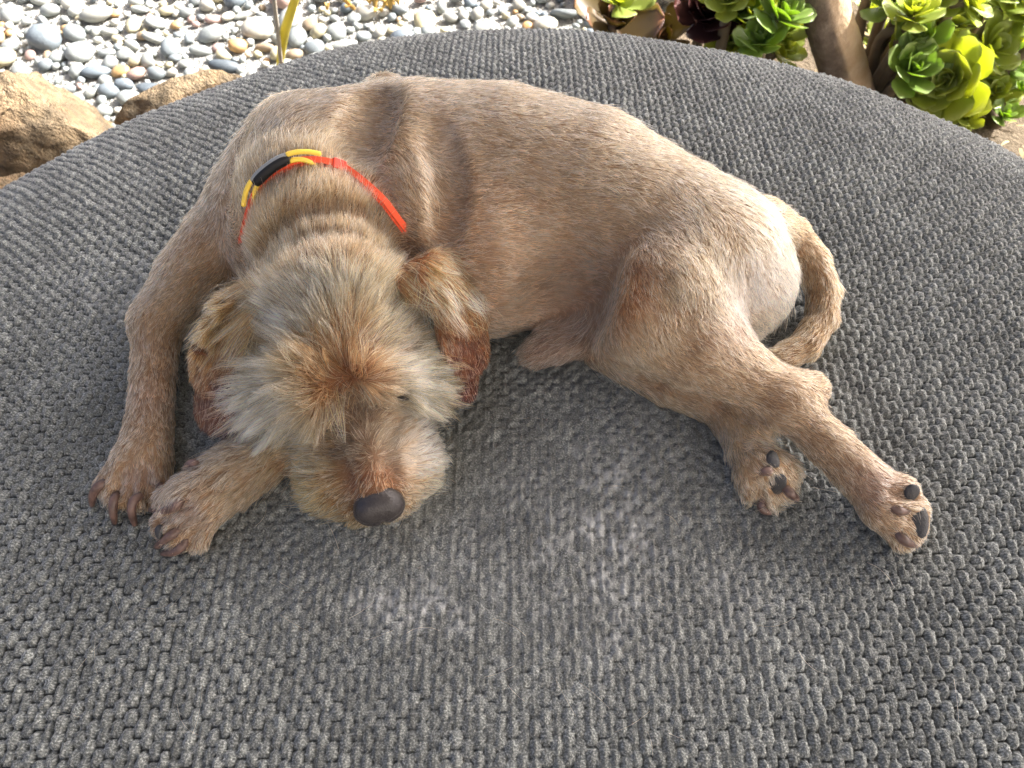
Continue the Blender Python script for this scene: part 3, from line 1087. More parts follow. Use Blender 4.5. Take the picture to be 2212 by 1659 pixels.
m.bsdf(m.mix(wv.outputs[0], (.62, .060, .014), (.76, .10, .028)), .55, .3)
m.bump(wv.outputs[0], .4, .0005)
M_RED = m.mat
collar = empty("collar", tuple(rc))
tag(collar, "bright orange-red webbing collar around the sleeping dog's neck", "collar")
band("strap", ring + wd * .0030, nt_, wd, .0021, .0046, M_RED, collar)
band("lining", ring + wd * .0040 - nt_ * np.sign((nt_ * nr).sum(1))[:, None] * .0030, nt_, wd, .0007, .0042, M_RED, collar)
def along(px0, px1, x_hint=None):
    pp = project(ring)
    sel = [i for i in range(len(ring)) if px0 <= pp[0][i] <= px1 and pp[1][i] < 470 and ring[i, 2] > rc[2]]
    return sel
ki = along(716, 748)
m = NT("red_plastic"); m.bsdf((.74, .075, .045), .35, .4, Subsurface_Weight=.1); M_RP = m.mat
if len(ki) < 3: ki = list(range(ki[0] - 1, ki[0] + 3))
band("keeper", ring[ki] + wd[ki] * .0022, nt_[ki], wd[ki], .0034, .0054, M_RP, collar)
trk = empty("collar_sleeve", tuple(ring[along(590, 600)[0]]))
tag(trk, "black rubber sleeve held on the collar by yellow elastic loops", "collar tag")
m = NT("black_rubber"); m.bsdf((.006, .006, .0065), .6, .35); m.bump(m.noise(800, 2, .5, m.obj()).outputs[0], .2, .0003); M_BLK = m.mat
m = NT("grey_plastic"); m.bsdf((.22, .23, .23), .4, .4); M_GRY = m.mat
m = NT("yellow_elastic"); m.bsdf((.85, .60, .07), .45, .4); m.bump(m.noise(1200, 2, .5, m.obj()).outputs[0], .2, .0003); M_YEL = m.mat
si = along(562, 632)
sp = ring[si] + nr[si] * .0036 - view[si] * .0012
sl_r = np.interp(np.linspace(0, 1, len(si)), [0, .12, .88, 1], [.0032, .0039, .0039, .0032])
tube("sleeve", sp, sl_r, M_BLK, trk, 16)
tube("sleeve_top", sp + nr[si] * .0019, sl_r * .66, M_GRY, trk, 12)
for ends, sg in ((along(540, 566), 1), (along(628, 692), -1)):
    if len(ends) < 3: continue
    e_ = ends if sg < 0 else ends[::-1]
    e_ = sorted(ends, key=lambda i: abs(i - si[len(si) // 2]))
    for q_, lat in ((.0, .0030), (.6, -.0022)):
        pts_ = []
        for a_, i in enumerate(e_):
            t = a_ / (len(e_) - 1)
            pts_.append(ring[i] + nr[i] * (.0042 - .0022 * t * t) - view[i] * .0018 + nr[i] * (-lat * .9) - nr[i] * ((.0052 if lat > 0 else -.0004) * t * t))
        tube("elastic_loop", spline(pts_, 20), .0017, M_YEL, trk, 8)

COLLAR_PTS = ring[::2]
def body_avoid(P, who):
    keep = np.ones(len(P), bool)
    keep &= ~((((P - NC) @ fwd) > -.002) & (np.linalg.norm(P - NC, axis=1) < .0125))
    for c0, r in PADC_:
        keep &= np.linalg.norm(P - c0, axis=1) > r * .85
    for ex, ey in ((866, 855),):
        keep &= np.linalg.norm(P - hit(ex, ey)[0], axis=1) > .0026
    # the collar parts the hair
    dmin = np.min(np.linalg.norm(P[:, None, :] - COLLAR_PTS[None], axis=2), axis=1) if len(P) < 1000 else np.concatenate(
        [np.min(np.linalg.norm(P[i:i + 4000, None, :] - COLLAR_PTS[None], axis=2), axis=1) for i in range(0, len(P), 4000)])
    keep &= (dmin > .0048) | (P[:, 0] > COLLAR_PTS[:, 0].max() - .022)
    return keep
if FUR:
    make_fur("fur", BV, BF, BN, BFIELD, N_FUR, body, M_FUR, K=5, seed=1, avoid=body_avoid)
    # long pale guard hairs over the head, brows, cheeks and chin
    hp = [q for q in ADD if q['reg'] == 'head']
    def head_w(c):
        d = np.min([sd_cone(c, q['a'], q['b'], q['ra'], q['rb']) for q in hp], 0)
        far = np.clip((np.linalg.norm(c - SKULL_STOP, axis=1) - .022) / .03, .05, 1)
        return np.clip(1 - d / .004, 0, 1) * far
    def pale(P, c):
        crown = np.clip((P[:, 1] - SKULL_STOP[1] - .03) / .06, 0, 1)
        k = (np.clip(.5 + .5 * vnoise(P, 60, 71), 0, .92) * (1 - .72 * crown))[:, None]
        return c * (1 - k) + srgb(240, 216, 164) * k
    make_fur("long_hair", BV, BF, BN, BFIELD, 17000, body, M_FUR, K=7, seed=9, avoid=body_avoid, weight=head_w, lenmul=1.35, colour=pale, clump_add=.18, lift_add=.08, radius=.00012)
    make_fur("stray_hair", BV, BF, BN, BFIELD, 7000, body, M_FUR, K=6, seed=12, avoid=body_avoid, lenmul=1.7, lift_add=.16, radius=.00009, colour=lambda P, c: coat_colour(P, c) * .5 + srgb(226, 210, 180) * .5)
    for (eo, V_, F_, N_, fld), sd, root in zip(EARS, (5, 6), (EL, ER)):
        make_fur("ear_fur", V_, F_, N_, fld, N_FUR // 12, eo, M_FUR, K=6, seed=sd, colour=lambda P, c: c)
        tip_ = root[-1]['b']; base_ = root[0]['a']
        def ear_w(c):
            t = ((c - base_) @ (tip_ - base_)) / ((tip_ - base_) @ (tip_ - base_))
            return np.clip((.50 - t) / .3, 0.015, 1)
        make_fur("tuft", V_, F_, N_, fld, 900, eo, M_FUR, K=7, seed=sd + 20, weight=ear_w, lenmul=2.1, colour=(lambda P, c: c * .4 + srgb(226, 190, 124) * .6) if sd == 5 else (lambda P, c: c * .2 + srgb(238, 222, 184) * .8), clump_add=.45, lift_add=.10, radius=.00012)
# ------------------------------------------------------------------ setting behind the pouf
def box(name, lo, hi, mat, parent=None):
    x0, y0, z0 = lo; x1, y1, z1 = hi
    V = [(x0, y0, z0), (x1, y0, z0), (x1, y1, z0), (x0, y1, z0), (x0, y0, z1), (x1, y0, z1), (x1, y1, z1), (x0, y1, z1)]
    F = [(3, 2, 1, 0), (4, 5, 6, 7), (0, 1, 5, 4), (1, 2, 6, 5), (2, 3, 7, 6), (3, 0, 4, 7)]
    return mesh_obj(name, mesh_np(name, V, F, False), mat, parent)

m = NT("garden_soil")
n1 = m.noise(9, 5, .6, m.obj()); n2 = m.noise(160, 4, .65, m.obj())
m.bsdf(m.mix(n2.outputs[0], m.ramp(n1.outputs[0], [(.35, (.055, .040, .026)), (.65, (.11, .085, .055))]), (.20, .16, .11)), .95, .1)
m.bump(n2.outputs[0], .8, .012)
gx, gy = np.meshgrid(np.concatenate([np.linspace(-40, -2.1, 12), np.linspace(-2, 2.5, 110), np.linspace(2.7, 40, 12)]),
                     np.concatenate([np.linspace(-40, -.6, 10), np.linspace(-.5, 3, 90), np.linspace(3.2, 60, 12)]))
gp = np.stack([gx.ravel(), gy.ravel(), 0 * gx.ravel()], 1)
gp[:, 2] = .012 * fbm(gp, 4, 3, 60) * (np.abs(gp[:, 0]) < 2.2) - .014
gi = np.arange(gx.size).reshape(gx.shape)
ground = mesh_obj("ground", mesh_np("ground", gp, np.stack([gi[:-1, :-1], gi[:-1, 1:], gi[1:, 1:], gi[1:, :-1]], -1).reshape(-1, 4)), m.mat)
tag(ground, "bare brown garden soil around the pouf", kind="structure")

# patio slab under the pouf, the house behind the camera and an unseen panel added to shade the pouf; its edge lies between pouf and garden
m = NT("patio_concrete")
n1 = m.noise(30, 5, .6, m.obj())
m.bsdf(m.ramp(n1.outputs[0], [(.3, (.24, .23, .21)), (.7, (.36, .345, .32))]), .85, .2); m.bump(n1.outputs[0], .2, .004)
slab = box("patio_floor", (-2.6, -2.4, -.06), (2.6, .62, .006), m.mat); tag(slab, "pale concrete patio floor under the pouf", kind="structure")
m = NT("plaster"); n1 = m.noise(60, 4, .6, m.obj()); m.bsdf(m.ramp(n1.outputs[0], [(.3, (.50, .46, .41)), (.7, (.58, .54, .48))]), .9, .1); m.bump(n1.outputs[0], .2, .003)
hw = box("house_wall", (-3.2, -2.5, 0), (4.2, -2.4, 2.36), m.mat); tag(hw, "plain plastered house wall at the back of the patio", "wall")
m = NT("shade_panel_paint"); n1 = m.noise(20, 3, .5, m.obj()); m.bsdf(m.ramp(n1.outputs[0], [(.3, (.60, .58, .54)), (.7, (.66, .64, .60))]), .8, .1)
rf = box("shade_panel", SHADE_EXTENT[0], SHADE_EXTENT[1], m.mat); tag(rf, "pale flat panel added out of the picture to shade the pouf", "shade panel")

# ---- pebbles
def blob(name, seed, sub=2, flat=(1, 1, .62), rough=.16, facet=0):
    import bmesh
    rng = np.random.default_rng(seed)
    bm = bmesh.new()
    bmesh.ops.create_icosphere(bm, subdivisions=sub, radius=1.0)
    V = np.array([v.co[:] for v in bm.verts]); F = np.array([[v.index for v in f.verts] for f in bm.faces])
    bm.free()
    for _ in range(facet):
        d = rng.normal(size=3); d /= np.linalg.norm(d)
        h = rng.uniform(.55, .85)
        ex = np.maximum(V @ d - h, 0)
        V = V - (ex * .92)[:, None] * d
    V = V * (1 + rough * vnoise(V, .9, seed) + rough * .5 * vnoise(V, 2.0, seed + 1))[:, None]
    V *= np.array(flat)
    return V, F
PEB = []
for i in range(14):
    rng = np.random.default_rng(900 + i)
    V, F = blob("p", 300 + i, 2, (1, rng.uniform(.66, .95), rng.uniform(.42, .70)), .13, i % 4)
    PEB.append((mesh_np("pebble", V, F), V, F))
def stone_mat(name, c, var=.2):
    m = NT(name)
    info = m.n('ShaderNodeObjectInfo')
    n1 = m.noise(2.2, 4, .6, m.obj()); n2 = m.noise(9, 3, .6, m.obj())
    base = m.mix(n1.outputs[0], np.array(c) * (1 - var), np.array(c) * (1 + var))
    tone = m.ramp(info.outputs['Random'], [(0, (.80, .82, .84)), (.5, (1, 1, 1)), (1, (1.1, 1.06, .98))])
    c2 = m.mix(1.0, base, tone, 'MULTIPLY')
    m.bsdf(m.mix(m.ramp(n2.outputs[0], [(.55, 0.0), (.8, .35)]), c2, np.array(c) * .55), .55, .35)
    m.bump(n2.outputs[0], .12, .05)
    return m.mat
SM = {k: stone_mat("stone_" + k, v) for k, v in dict(
    white=(.36, .35, .30), pale=(.27, .285, .265), grey=(.19, .21, .21), blue=(.14, .165, .18), dark=(.085, .10, .11), cream=(.38, .34, .22),
    orange=(.36, .23, .10), pink=(.33, .23, .195), tan=(.26, .20, .13)).items()}
bed_poly_x = (-2.0, .26)
bx, by = np.meshgrid(np.linspace(-2.0, .30, 60), np.linspace(.86, 2.4, 50))
bp = np.stack([bx.ravel(), by.ravel(), 0 * bx.ravel()], 1)
bp[:, 2] = -.002 + .004 * fbm(bp, 14, 3, 61)
ii = np.arange(bx.size).reshape(bx.shape)
m = NT("pebble_grit")
vg = m.n('ShaderNodeTexVoronoi'); vg.inputs['Scale'].default_value = 170; m.l(m.obj(), vg.inputs['Vector'])
m.bsdf(m.mix(m.noise(60, 4, .6, m.obj()).outputs[0], (.24, .24, .215), (.42, .41, .37)), .9, .1); m.bump(vg.outputs['Distance'], .8, .006)
bed = mesh_obj("pebble_bed", mesh_np("pebble_bed", bp, np.stack([ii[:-1, :-1], ii[:-1, 1:], ii[1:, 1:], ii[1:, :-1]], -1).reshape(-1, 4)), m.mat)
tag(bed, "bed of smooth grey and cream beach pebbles behind the pouf", kind="structure")
KEY = [(205, 28, 70, 57, 'white'), (22, 26, 45, 49, 'pale'), (104, 17, 45, 36, 'pale'), (97, 83, 72, 70, 'blue'), (158, 66, 50, 40, 'grey'), (170, 108, 66, 52, 'pale'),
       (285, 47, 42, 46, 'cream'), (333, 42, 50, 36, 'pale'), (357, 16, 40, 26, 'cream'), (366, 98, 46, 55, 'grey'), (226, 106, 42, 22, 'pale'), (267, 110, 42, 27, 'pale'),
       (257, 146, 46, 30, 'orange'), (293, 153, 46, 42, 'pink'), (203, 150, 60, 42, 'blue'), (162, 146, 36, 34, 'pale'), (334, 151, 40, 34, 'grey'), (265, 176, 44, 30, 'blue'),
       (231, 190, 48, 34, 'blue'), (276, 205, 60, 40, 'grey'), (321, 184, 70, 20, 'dark'), (453, 69, 64, 48, 'pale'), (459, 34, 42, 24, 'pink'), (555, 58, 78, 50, 'white'),
       (511, 93, 44, 40, 'orange'), (519, 26, 42, 22, 'pale'), (642, 75, 44, 46, 'pale'), (680, 97, 48, 40, 'grey'), (741, 93, 60, 38, 'pale'), (634, 111, 40, 30, 'tan'),
       (483, 137, 72, 36, 'dark'), (570, 95, 50, 22, 'tan'), (430, 101, 54, 26, 'pale'), (725, 61, 50, 34, 'pale'), (915, 38, 54, 42, 'cream'), (850, 58, 34, 28, 'cream'),
       (1180, 47, 58, 40, 'white'), (1150, 30, 34, 26, 'white'), (330, 75, 60, 26, 'pale'), (60, 60, 30, 24, 'grey'), (60, 110, 26, 22, 'pink'), (13, 62, 20, 20, 'orange'),
       (240, 20, 30, 24, 'orange'), (300, 12, 44, 20, 'pale'), (400, 20, 34, 26, 'grey'), (305, 70, 30, 24, 'tan'), (250, 75, 30, 18, 'cream'), (400, 130, 40, 24, 'pale')]
rngp = np.random.default_rng(5)
placed = []          # x, y, rx, ry, rz, kind, rot, z
for px, py, w, h, kind in KEY:
    g = at_ground(px, py, .012)
    zf = project(g)[2]
    rx = w * zf / FV / 2; ry = max(h * zf / FV / 2 * 1.12, rx * .5)
    placed.append([g[0], g[1], rx, min(ry, rx * 1.05), min(rx, ry) * .62, kind, rngp.uniform(-.25, .25), min(rx, ry) * .38])
KINDS_ = ['pale', 'white', 'grey', 'blue', 'cream', 'pink', 'tan', 'orange', 'dark']
KW = np.array([.34, .24, .15, .06, .10, .06, .03, .02, .0]); KW /= KW.sum()
grid = {}
def cell(x, y): return (int(x // .05), int(y // .05))
def addg(i):
    grid.setdefault(cell(placed[i][0], placed[i][1]), []).append(i)
for i in range(len(placed)): addg(i)
def free(x, y, r, tol):
    cx_, cy_ = cell(x, y)
    for a in (-1, 0, 1):
        for b in (-1, 0, 1):
            for i in grid.get((cx_ + a, cy_ + b), ()):
                q = placed[i]
                if math.hypot(q[0] - x, q[1] - y) < tol * (r + (q[2] + q[3]) / 2): return False
    return True
for rlo, rhi, tries, tol in ((.017, .026, 700, .95), (.011, .017, 2600, .86), (.0065, .011, 9000, .78)):
    for _ in range(tries):
        x, y = rngp.uniform(-1.75, .27), rngp.uniform(.86, 2.0)
        if math.hypot(x - PC[0], y - PC[1]) < .84: continue
        if y > 1.72 and rngp.random() < .5: continue
        r = rngp.uniform(rlo, rhi)
        if free(x, y, r, tol):
            placed.append([x, y, r * rngp.uniform(1, 1.25), r * rngp.uniform(.8, 1), r * rngp.uniform(.5, .75), KINDS_[rngp.choice(9, p=KW)], rngp.uniform(0, 6.28), r * rngp.uniform(.25, .6)])
            addg(len(placed) - 1)
pp = np.array([[q[0], q[1], .01] for q in placed]); vx, vy, vz = project(pp)
inview = (vx > -30) & (vx < 1240) & (vy > -25) & (vy < 330)
size = np.array([q[2] * q[3] for q in placed]) / vz ** 2
order = np.argsort(-(size * inview))
single = set(order[:300].tolist())
SV, SF, SC, off = [], [], [], 0
COLS = dict(white=(.36, .35, .30), pale=(.27, .285, .265), grey=(.19, .21, .21), blue=(.14, .165, .18), dark=(.085, .10, .11), cream=(.38, .34, .22), orange=(.36, .23, .10), pink=(.33, .23, .195), tan=(.26, .20, .13))
LOWP = [blob("p", 500 + i, 1, (1, .85, .62), .12, i % 3) for i in range(6)]
for i, q in enumerate(placed):
    if i in single:
        me = PEB[i % 14][0]
        o = bpy.data.objects.new("pebble", me)
        if not me.materials: me.materials.append(SM['pale'])
        o.location = (q[0], q[1], q[7])
        o.scale = (q[2], q[3] / .8, q[4] / .58)
        o.rotation_euler = (rngp.uniform(-.3, .3), rngp.uniform(-.3, .3), q[6])
        COL.objects.link(o); o.parent = bed
        o.material_slots[0].link = 'OBJECT'; o.material_slots[0].material = SM[q[5]]
    else:
        V, F = LOWP[i % 6]
        c, s_ = math.cos(q[6]), math.sin(q[6])
        W = V * np.array([q[2], q[3] / .85, q[4] / .62])
        W = np.stack([W[:, 0] * c - W[:, 1] * s_ + q[0], W[:, 0] * s_ + W[:, 1] * c + q[1], W[:, 2] + q[7]], 1)
        SV.append(W); SF.append(F + off); off += len(V)
        SC.append(np.broadcast_to(np.array(COLS[q[5]]) * rngp.uniform(.95, 1.3), W.shape))
me = mesh_np("small_pebbles", np.concatenate(SV), np.concatenate(SF)); vcol(me, "tint", np.concatenate(SC))
m = NT("small_pebble_stone"); m.bsdf(m.attr("tint"), .55, .35); m.bump(m.noise(300, 3, .6, m.obj()).outputs[0], .2, .002)
so = mesh_obj("pebbles", me, m.mat, bed); so['kind'] = "stuff"

# ---- sandstone edging rocks on the left
def rock(name, c, r, rot, seed, facets, tint, rough=.10, sub=5):
    V, F = blob("r", seed, sub, (1, 1, 1), .10, 0)
    rng = np.random.default_rng(seed)
    for _ in range(facets):
        d = rng.normal(size=3); d /= np.linalg.norm(d)
        h = rng.uniform(.50, .80)
        ex = np.maximum(V @ d - h, 0)
        V = V - (ex * 1.0)[:, None] * d
    V = V * np.array(r)
    V += (V / np.linalg.norm(V, axis=1)[:, None]) * (.026 * (.5 - np.abs(fbm(V, 9, 4, seed))) + .014 * (.4 - np.abs(fbm(V, 30, 4, seed + 3))) + .004 * fbm(V, 120, 2, seed + 5))[:, None]
    me = mesh_np(name, V, F)
    m = NT("sandstone")
    n1 = m.noise(7, 5, .6, m.obj(), .4); n2 = m.noise(45, 5, .65, m.obj()); n3 = m.noise(220, 3, .6, m.obj())
    lay = m.n('ShaderNodeTexWave', bands_direction='Z'); lay.inputs['Scale'].default_value = 9; lay.inputs['Distortion'].default_value = 5; lay.inputs['Detail'].default_value = 3
    m.l(m.obj(), lay.inputs['Vector'])
    c1 = m.ramp(n1.outputs[0], [(.32, np.array(tint) * .35), (.50, np.array(tint)), (.70, np.array(tint) * 1.5 + .02)])
    c1 = m.mix(m.math('MULTIPLY', lay.outputs[0], .35), c1, np.array(tint) * np.array([1.15, 1.0, .75]))
    c1 = m.mix(m.ramp(n2.outputs[0], [(.46, 0.0), (.62, .8)]), c1, np.array(tint) * .30)
    m.bsdf(m.mix(m.math('MULTIPLY', n3.outputs[0], .3), c1, (.42, .36, .26)), .9, .15)
    m.bump(m.math('ADD', n2.outputs[0], m.math('MULTIPLY', n3.outputs[0], .4)), 1.0, .03)
    o = mesh_obj(name, me, m.mat)
    o.location = c; o.rotation_euler = rot
    return o
EDGE = "sandstone rocks edging the pebbles"
tag(rock("rock", (-.80, .985, .035), (.21, .125, .105), (.15, .1, -.25), 71, 7, (.26, .185, .105)), "big brown sandstone rock at the left between pebbles and pouf", "rock", EDGE)
tag(rock("rock", (-.725, .785, .055), (.085, .07, .085), (.1, .2, .4), 78, 6, (.27, .19, .10)), "smaller tan rock at the far left, lowest against the pouf", "rock", EDGE)
tag(rock("rock", (-.545, 1.045, .010), (.150, .055, .055), (0, .02, .42), 83, 5, (.24, .17, .095)), "long low brown rock tucked behind the left back edge of the pouf", "rock", EDGE)
tag(rock("rock", (-.36, 1.135, -.005), (.11, .045, .045), (0, 0, .30), 88, 5, (.24, .17, .095)), "short low brown rock below the yellow leaf blade", "rock", EDGE)
tag(rock("rock", (-.98, 1.14, .015), (.06, .05, .04), (0, .2, .2), 91, 5, (.46, .29, .10), sub=4), "small orange rock at the left frame edge above the big brown rock", "rock", EDGE)
pb = rock("filler", tuple(at_ground(1440, 0, .02) + np.array([0, .10, .0])), (.17, .12, .085), (0, .1, .3), 97, 4, (.62, .60, .57), sub=4)  # white shape added to stand in for an unidentified bright area
tag(pb, "added white boulder behind the purple succulents", "rock")

# ---- leaning trunk: peeling bark, its sunlit side also painted paler
t0 = at_y(1832, 178, 1.13); t1 = at_y(1783, 0, 1.15)
ax = t1 - t0
pts = [t0 - ax * .45, t0, t0 + ax * .5, t1, t1 + ax * .9 + np.array([.012, 0, .03]), t1 + ax * 2.0 + np.array([.06, .02, .12]), t1 + ax * 3.4 + np.array([.14, .03, .32]), t1 + ax * 4.6 + np.array([.2, .0, .62])]
cen = spline(pts, 70)
n = len(cen); sides = 40
V = []
tg = np.gradient(cen, axis=0); tg /= np.linalg.norm(tg, axis=1)[:, None]
lit_side, barkv = [], []
for i in range(n):
    s_ = np.cross(tg[i], [0, 1, 0]); s_ /= np.linalg.norm(s_); u_ = np.cross(s_, tg[i])
    for k in range(sides):
        a = 2 * math.pi * k / sides
        V.append(cen[i] + (math.cos(a) * s_ + math.sin(a) * u_) * (.0385 - .00012 * i))
        barkv.append((math.cos(a), math.sin(a), i / n))
V = np.array(V); barkv = np.array(barkv)
q = np.stack([barkv[:, 0] * .8, barkv[:, 1] * .8, barkv[:, 2] * 2.2], 1)
edge = barkv[:, 0] * .9 + .25 * barkv[:, 1] + .42 * fbm(q, 4.0, 4, 77) - .08
sgn = 1.0 if project(V[:sides])[0][np.argmax(barkv[:sides, 0])] > project(V[:sides])[0][np.argmin(barkv[:sides, 0])] else -1.0
edge = sgn * barkv[:, 0] * .95 - .05 + .40 * fbm(q, 4.0, 4, 77)
bark = np.clip(edge * -6 + .5, 0, 1)
rad = V - np.repeat(cen, sides, 0); rad /= np.linalg.norm(rad, axis=1)[:, None]
V = V + rad * (.0035 * bark + .0018 * fbm(q, 9, 3, 78) + .0012 * fbm(q * np.array([5, 5, 1]), 6, 3, 79))[:, None]
F = [(i * sides + k, i * sides + (k + 1) % sides, (i + 1) * sides + (k + 1) % sides, (i + 1) * sides + k) for i in range(n - 1) for k in range(sides)]
me = mesh_np("trunk", V, F); vcol(me, "bark", np.stack([bark] * 3, 1))
m = NT("peeling_sunlit_bark")
n1 = m.noise(26, 5, .65, m.obj(), .3); n2 = m.noise(150, 4, .6, m.obj())
dk = m.ramp(n1.outputs[0], [(.3, (.085, .064, .048)), (.55, (.17, .135, .105)), (.75, (.29, .24, .195))])
lt = m.ramp(n1.outputs[0], [(.3, (.42, .29, .17)), (.7, (.56, .44, .31))])
m.bsdf(m.mix(m.attr("bark"), lt, dk), .9, .12); m.bump(m.math('ADD', n1.outputs[0], n2.outputs[0]), .5, .005)
tree = empty("tree", tuple(cen[0])); tag(tree, "leaning bare trunk with bark peeling and sunlit tone painted on its right side", "tree")
mesh_obj("trunk", me, m.mat, tree)
tube("branch", spline([cen[-1] - tg[-1] * .02, cen[-1] + np.array([-.10, .15, .25]), cen[-1] + np.array([-.12, .35, .6])], 16), np.linspace(.030, .012, 17), m.mat, tree)
tube("branch", spline([cen[-1] - tg[-1] * .02, cen[-1] + np.array([.18, .10, .22]), cen[-1] + np.array([.45, .22, .5])], 16), np.linspace(.028, .010, 17), m.mat, tree)

# ---- fleshy rosette plants
def leaf_mesh(name, seed, L=1.0, wid=.30, cup=.10, thick=.035, tip=.05):
    rng = np.random.default_rng(seed)
    nu, nv = 8, 5
    V = []
    for side in (1, -1):
        for i in range(nu):
            t = i / (nu - 1)
            w = wid * (0.28 + 0.72 * math.sin(min(t / .72, 1.0) * math.pi / 2) ** 1.5) * (1 if t < .72 else math.sqrt(max(0, 1 - ((t - .72) / .285) ** 2)))
            if i == 0: w = wid * .24
            for j in range(nv):
                s_ = -1 + 2 * j / (nv - 1)
                e = (1 - s_ * s_) ** .5 * (1 - max(0, (t - .8) / .2) ** 2 * .9)
                V.append((t * L, s_ * w, cup * (s_ * s_) * w * 2.2 + .14 * t * t * L + side * thick * (.35 + .65 * (1 - t)) * e + .004 * rng.normal()))
    F = []
    N = nu * nv
    for i in range(nu - 1):
        for j in range(nv - 1):
            a = i * nv + j
            F.append((a, a + nv, a + nv + 1, a + 1)); F.append((N + a, N + a + 1, N + a + nv + 1, N + a + nv))
    rim = [i * nv for i in range(nu)] + [(nu - 1) * nv + j for j in range(1, nv)] + [i * nv + nv - 1 for i in range(nu - 2, -1, -1)]
    for a, b in zip(rim[:-1], rim[1:]):
        F.append((a, N + a, N + b, b))
    return mesh_np(name, np.array(V), np.array(F))
def leaf_mat(name, c0, c1, edge, trans=.35, rough=.38):
    m = NT(name)
    info = m.n('ShaderNodeObjectInfo')
    n1 = m.noise(3, 3, .5, m.obj())
    sp = m.n('ShaderNodeSeparateXYZ'); m.l(m.obj(), sp.inputs[0])
    c = m.mix(info.outputs['Random'], c0, c1)
    c = m.mix(m.math('MULTIPLY', n1.outputs[0], .45), c, np.array(c1) * .7)
    c = m.mix(m.ramp(sp.outputs[0], [(.78, 0.0), (1.0, .8)]), c, edge)
    b = m.n('ShaderNodeBsdfPrincipled'); m.l(c, b.inputs['Base Color']); b.inputs['Roughness'].default_value = rough; b.inputs['Specular IOR Level'].default_value = .45
    t = m.n('ShaderNodeBsdfTranslucent'); m.l(m.mix(.6, c, np.clip(np.array(c0) * np.array([3.2, 3.4, 1.2]), 0, .85)), t.inputs['Color'])
    mx = m.n('ShaderNodeMixShader'); mx.inputs[0].default_value = trans
    m.l(b.outputs[0], mx.inputs[1]); m.l(t.outputs[0], mx.inputs[2]); m.l(mx.outputs[0], m.out.inputs['Surface'])
    return m.mat
GREEN = leaf_mat("succulent_green", (.28, .37, .06), (.40, .48, .12), (.50, .56, .26), .55)
BLUEG = leaf_mat("succulent_blue_green", (.20, .29, .06), (.28, .38, .10), (.44, .50, .24), .5)
PURP = leaf_mat("succulent_purple", (.055, .022, .022), (.085, .035, .028), (.16, .05, .04), .2, .3)
BRONZ = leaf_mat("succulent_bronze", (.13, .10, .035), (.10, .055, .03), (.25, .09, .05), .3, .3)
STEM = NT("succulent_stem"); STEM.bsdf(STEM.mix(STEM.noise(40, 4, .6, STEM.obj()).outputs[0], (.10, .075, .05), (.22, .18, .12)), .85, .15); STEM = STEM.mat
LEAVES = [leaf_mesh("leaf", 40 + i, 1.0, w, c, .030) for i, (w, c) in enumerate(((.34, .05), (.31, .12), (.38, .0)))]
LEAF2 = [leaf_mesh("leaf", 50 + i, 1.0, w, c, .026) for i, (w, c) in enumerate(((.42, .05), (.38, .12)))]
rngl = np.random.default_rng(21)
def rosette(parent, c, axis, R, n, meshes, mat, inner=.25, spread=(1.28, .22), phase=0):
    axis = Vector(axis).normalized()
    q = axis.to_track_quat('Z', 'Y')
    for k in range(n):
        t = k / max(n - 1, 1)                      # 0 outermost
        th = phase + k * 2.39996 + rngl.normal(0, .12)
        tilt = spread[0] + (spread[1] - spread[0]) * t ** 1.1 + rngl.normal(0, .07)
        s_ = R * (1 + (inner - 1) * t ** 1.2) * rngl.uniform(.9, 1.08)
        o = bpy.data.objects.new("leaf", meshes[k % len(meshes)])
        if not o.data.materials: o.data.materials.append(mat)
        rot = q @ Matrix.Rotation(th, 3, 'Z').to_quaternion() @ Matrix.Rotation(-(math.pi / 2 - tilt), 3, 'Y').to_quaternion()
        o.rotation_mode = 'QUATERNION'; o.rotation_quaternion = rot
        o.location = Vector(c) + axis * (R * .22 * t) - Vector(parent.location)
        o.scale = (s_, s_, s_)
        COL.objects.link(o); o.parent = parent
        o.material_slots[0].link = 'OBJECT'; o.material_slots[0].material = mat
def plant(name, label, cat, heads, meshes, mats, group=None):
    """heads: (px, py, z, R, axis, n)"""
    hs = [(at_ground(h[0], h[1], h[2]),) + tuple(h[2:]) for h in heads]
    base = np.mean([h[0] for h in hs], 0); base[2] = 0; base[1] += .02
    pl = empty(name, tuple(base)); tag(pl, label, cat, group)
    for i, (c, z, R, axs, n) in enumerate(hs):
        rosette(pl, c, axs, R, n, meshes, mats[i % len(mats)], phase=i * 1.3)
        a_ = np.array(axs, float); a_ /= np.linalg.norm(a_)
        foot = np.array([c[0] * .7 + base[0] * .3, c[1] * .7 + base[1] * .3 + .01, -.01])
        tube("stem", spline([c + a_ * R * .12, c - a_ * R * .5, foot], 8), [.007, .008, .008, .009, .009, .010, .010, .010, .011][:len(spline([c, c, foot], 8))], STEM, pl, 8)
GR = "fleshy rosette plants behind the pouf"
UP = (0, -.25, 1)
def fill(x0, x1, y0, y1, k, R, seed, keep=lambda x, y: True):
    """a patch of rosette heads spread over a piece of the planting, nearer ones lower"""
    rr = np.random.default_rng(seed); out = []
    tries = 0
    while len(out) < k and tries < 4000:
        tries += 1
        x, y = rr.uniform(x0, x1), rr.uniform(y0, y1)
        if keep(x, y) and all(math.hypot(x - o[0], (y - o[1]) * 1.2) > 36 for o in out):
            out.append((x, y, .03 + .10 * rr.random() + .05 * (y < 60), R * rr.uniform(.85, 1.2), (rr.normal(-.1, .35), -.35 + rr.normal(0, .2), 1), int(rr.integers(17, 23))))
    return out
sil = lambda x: np.interp(x, [1550, 1600, 1800, 2000, 2211], [112, 120, 170, 240, 330])
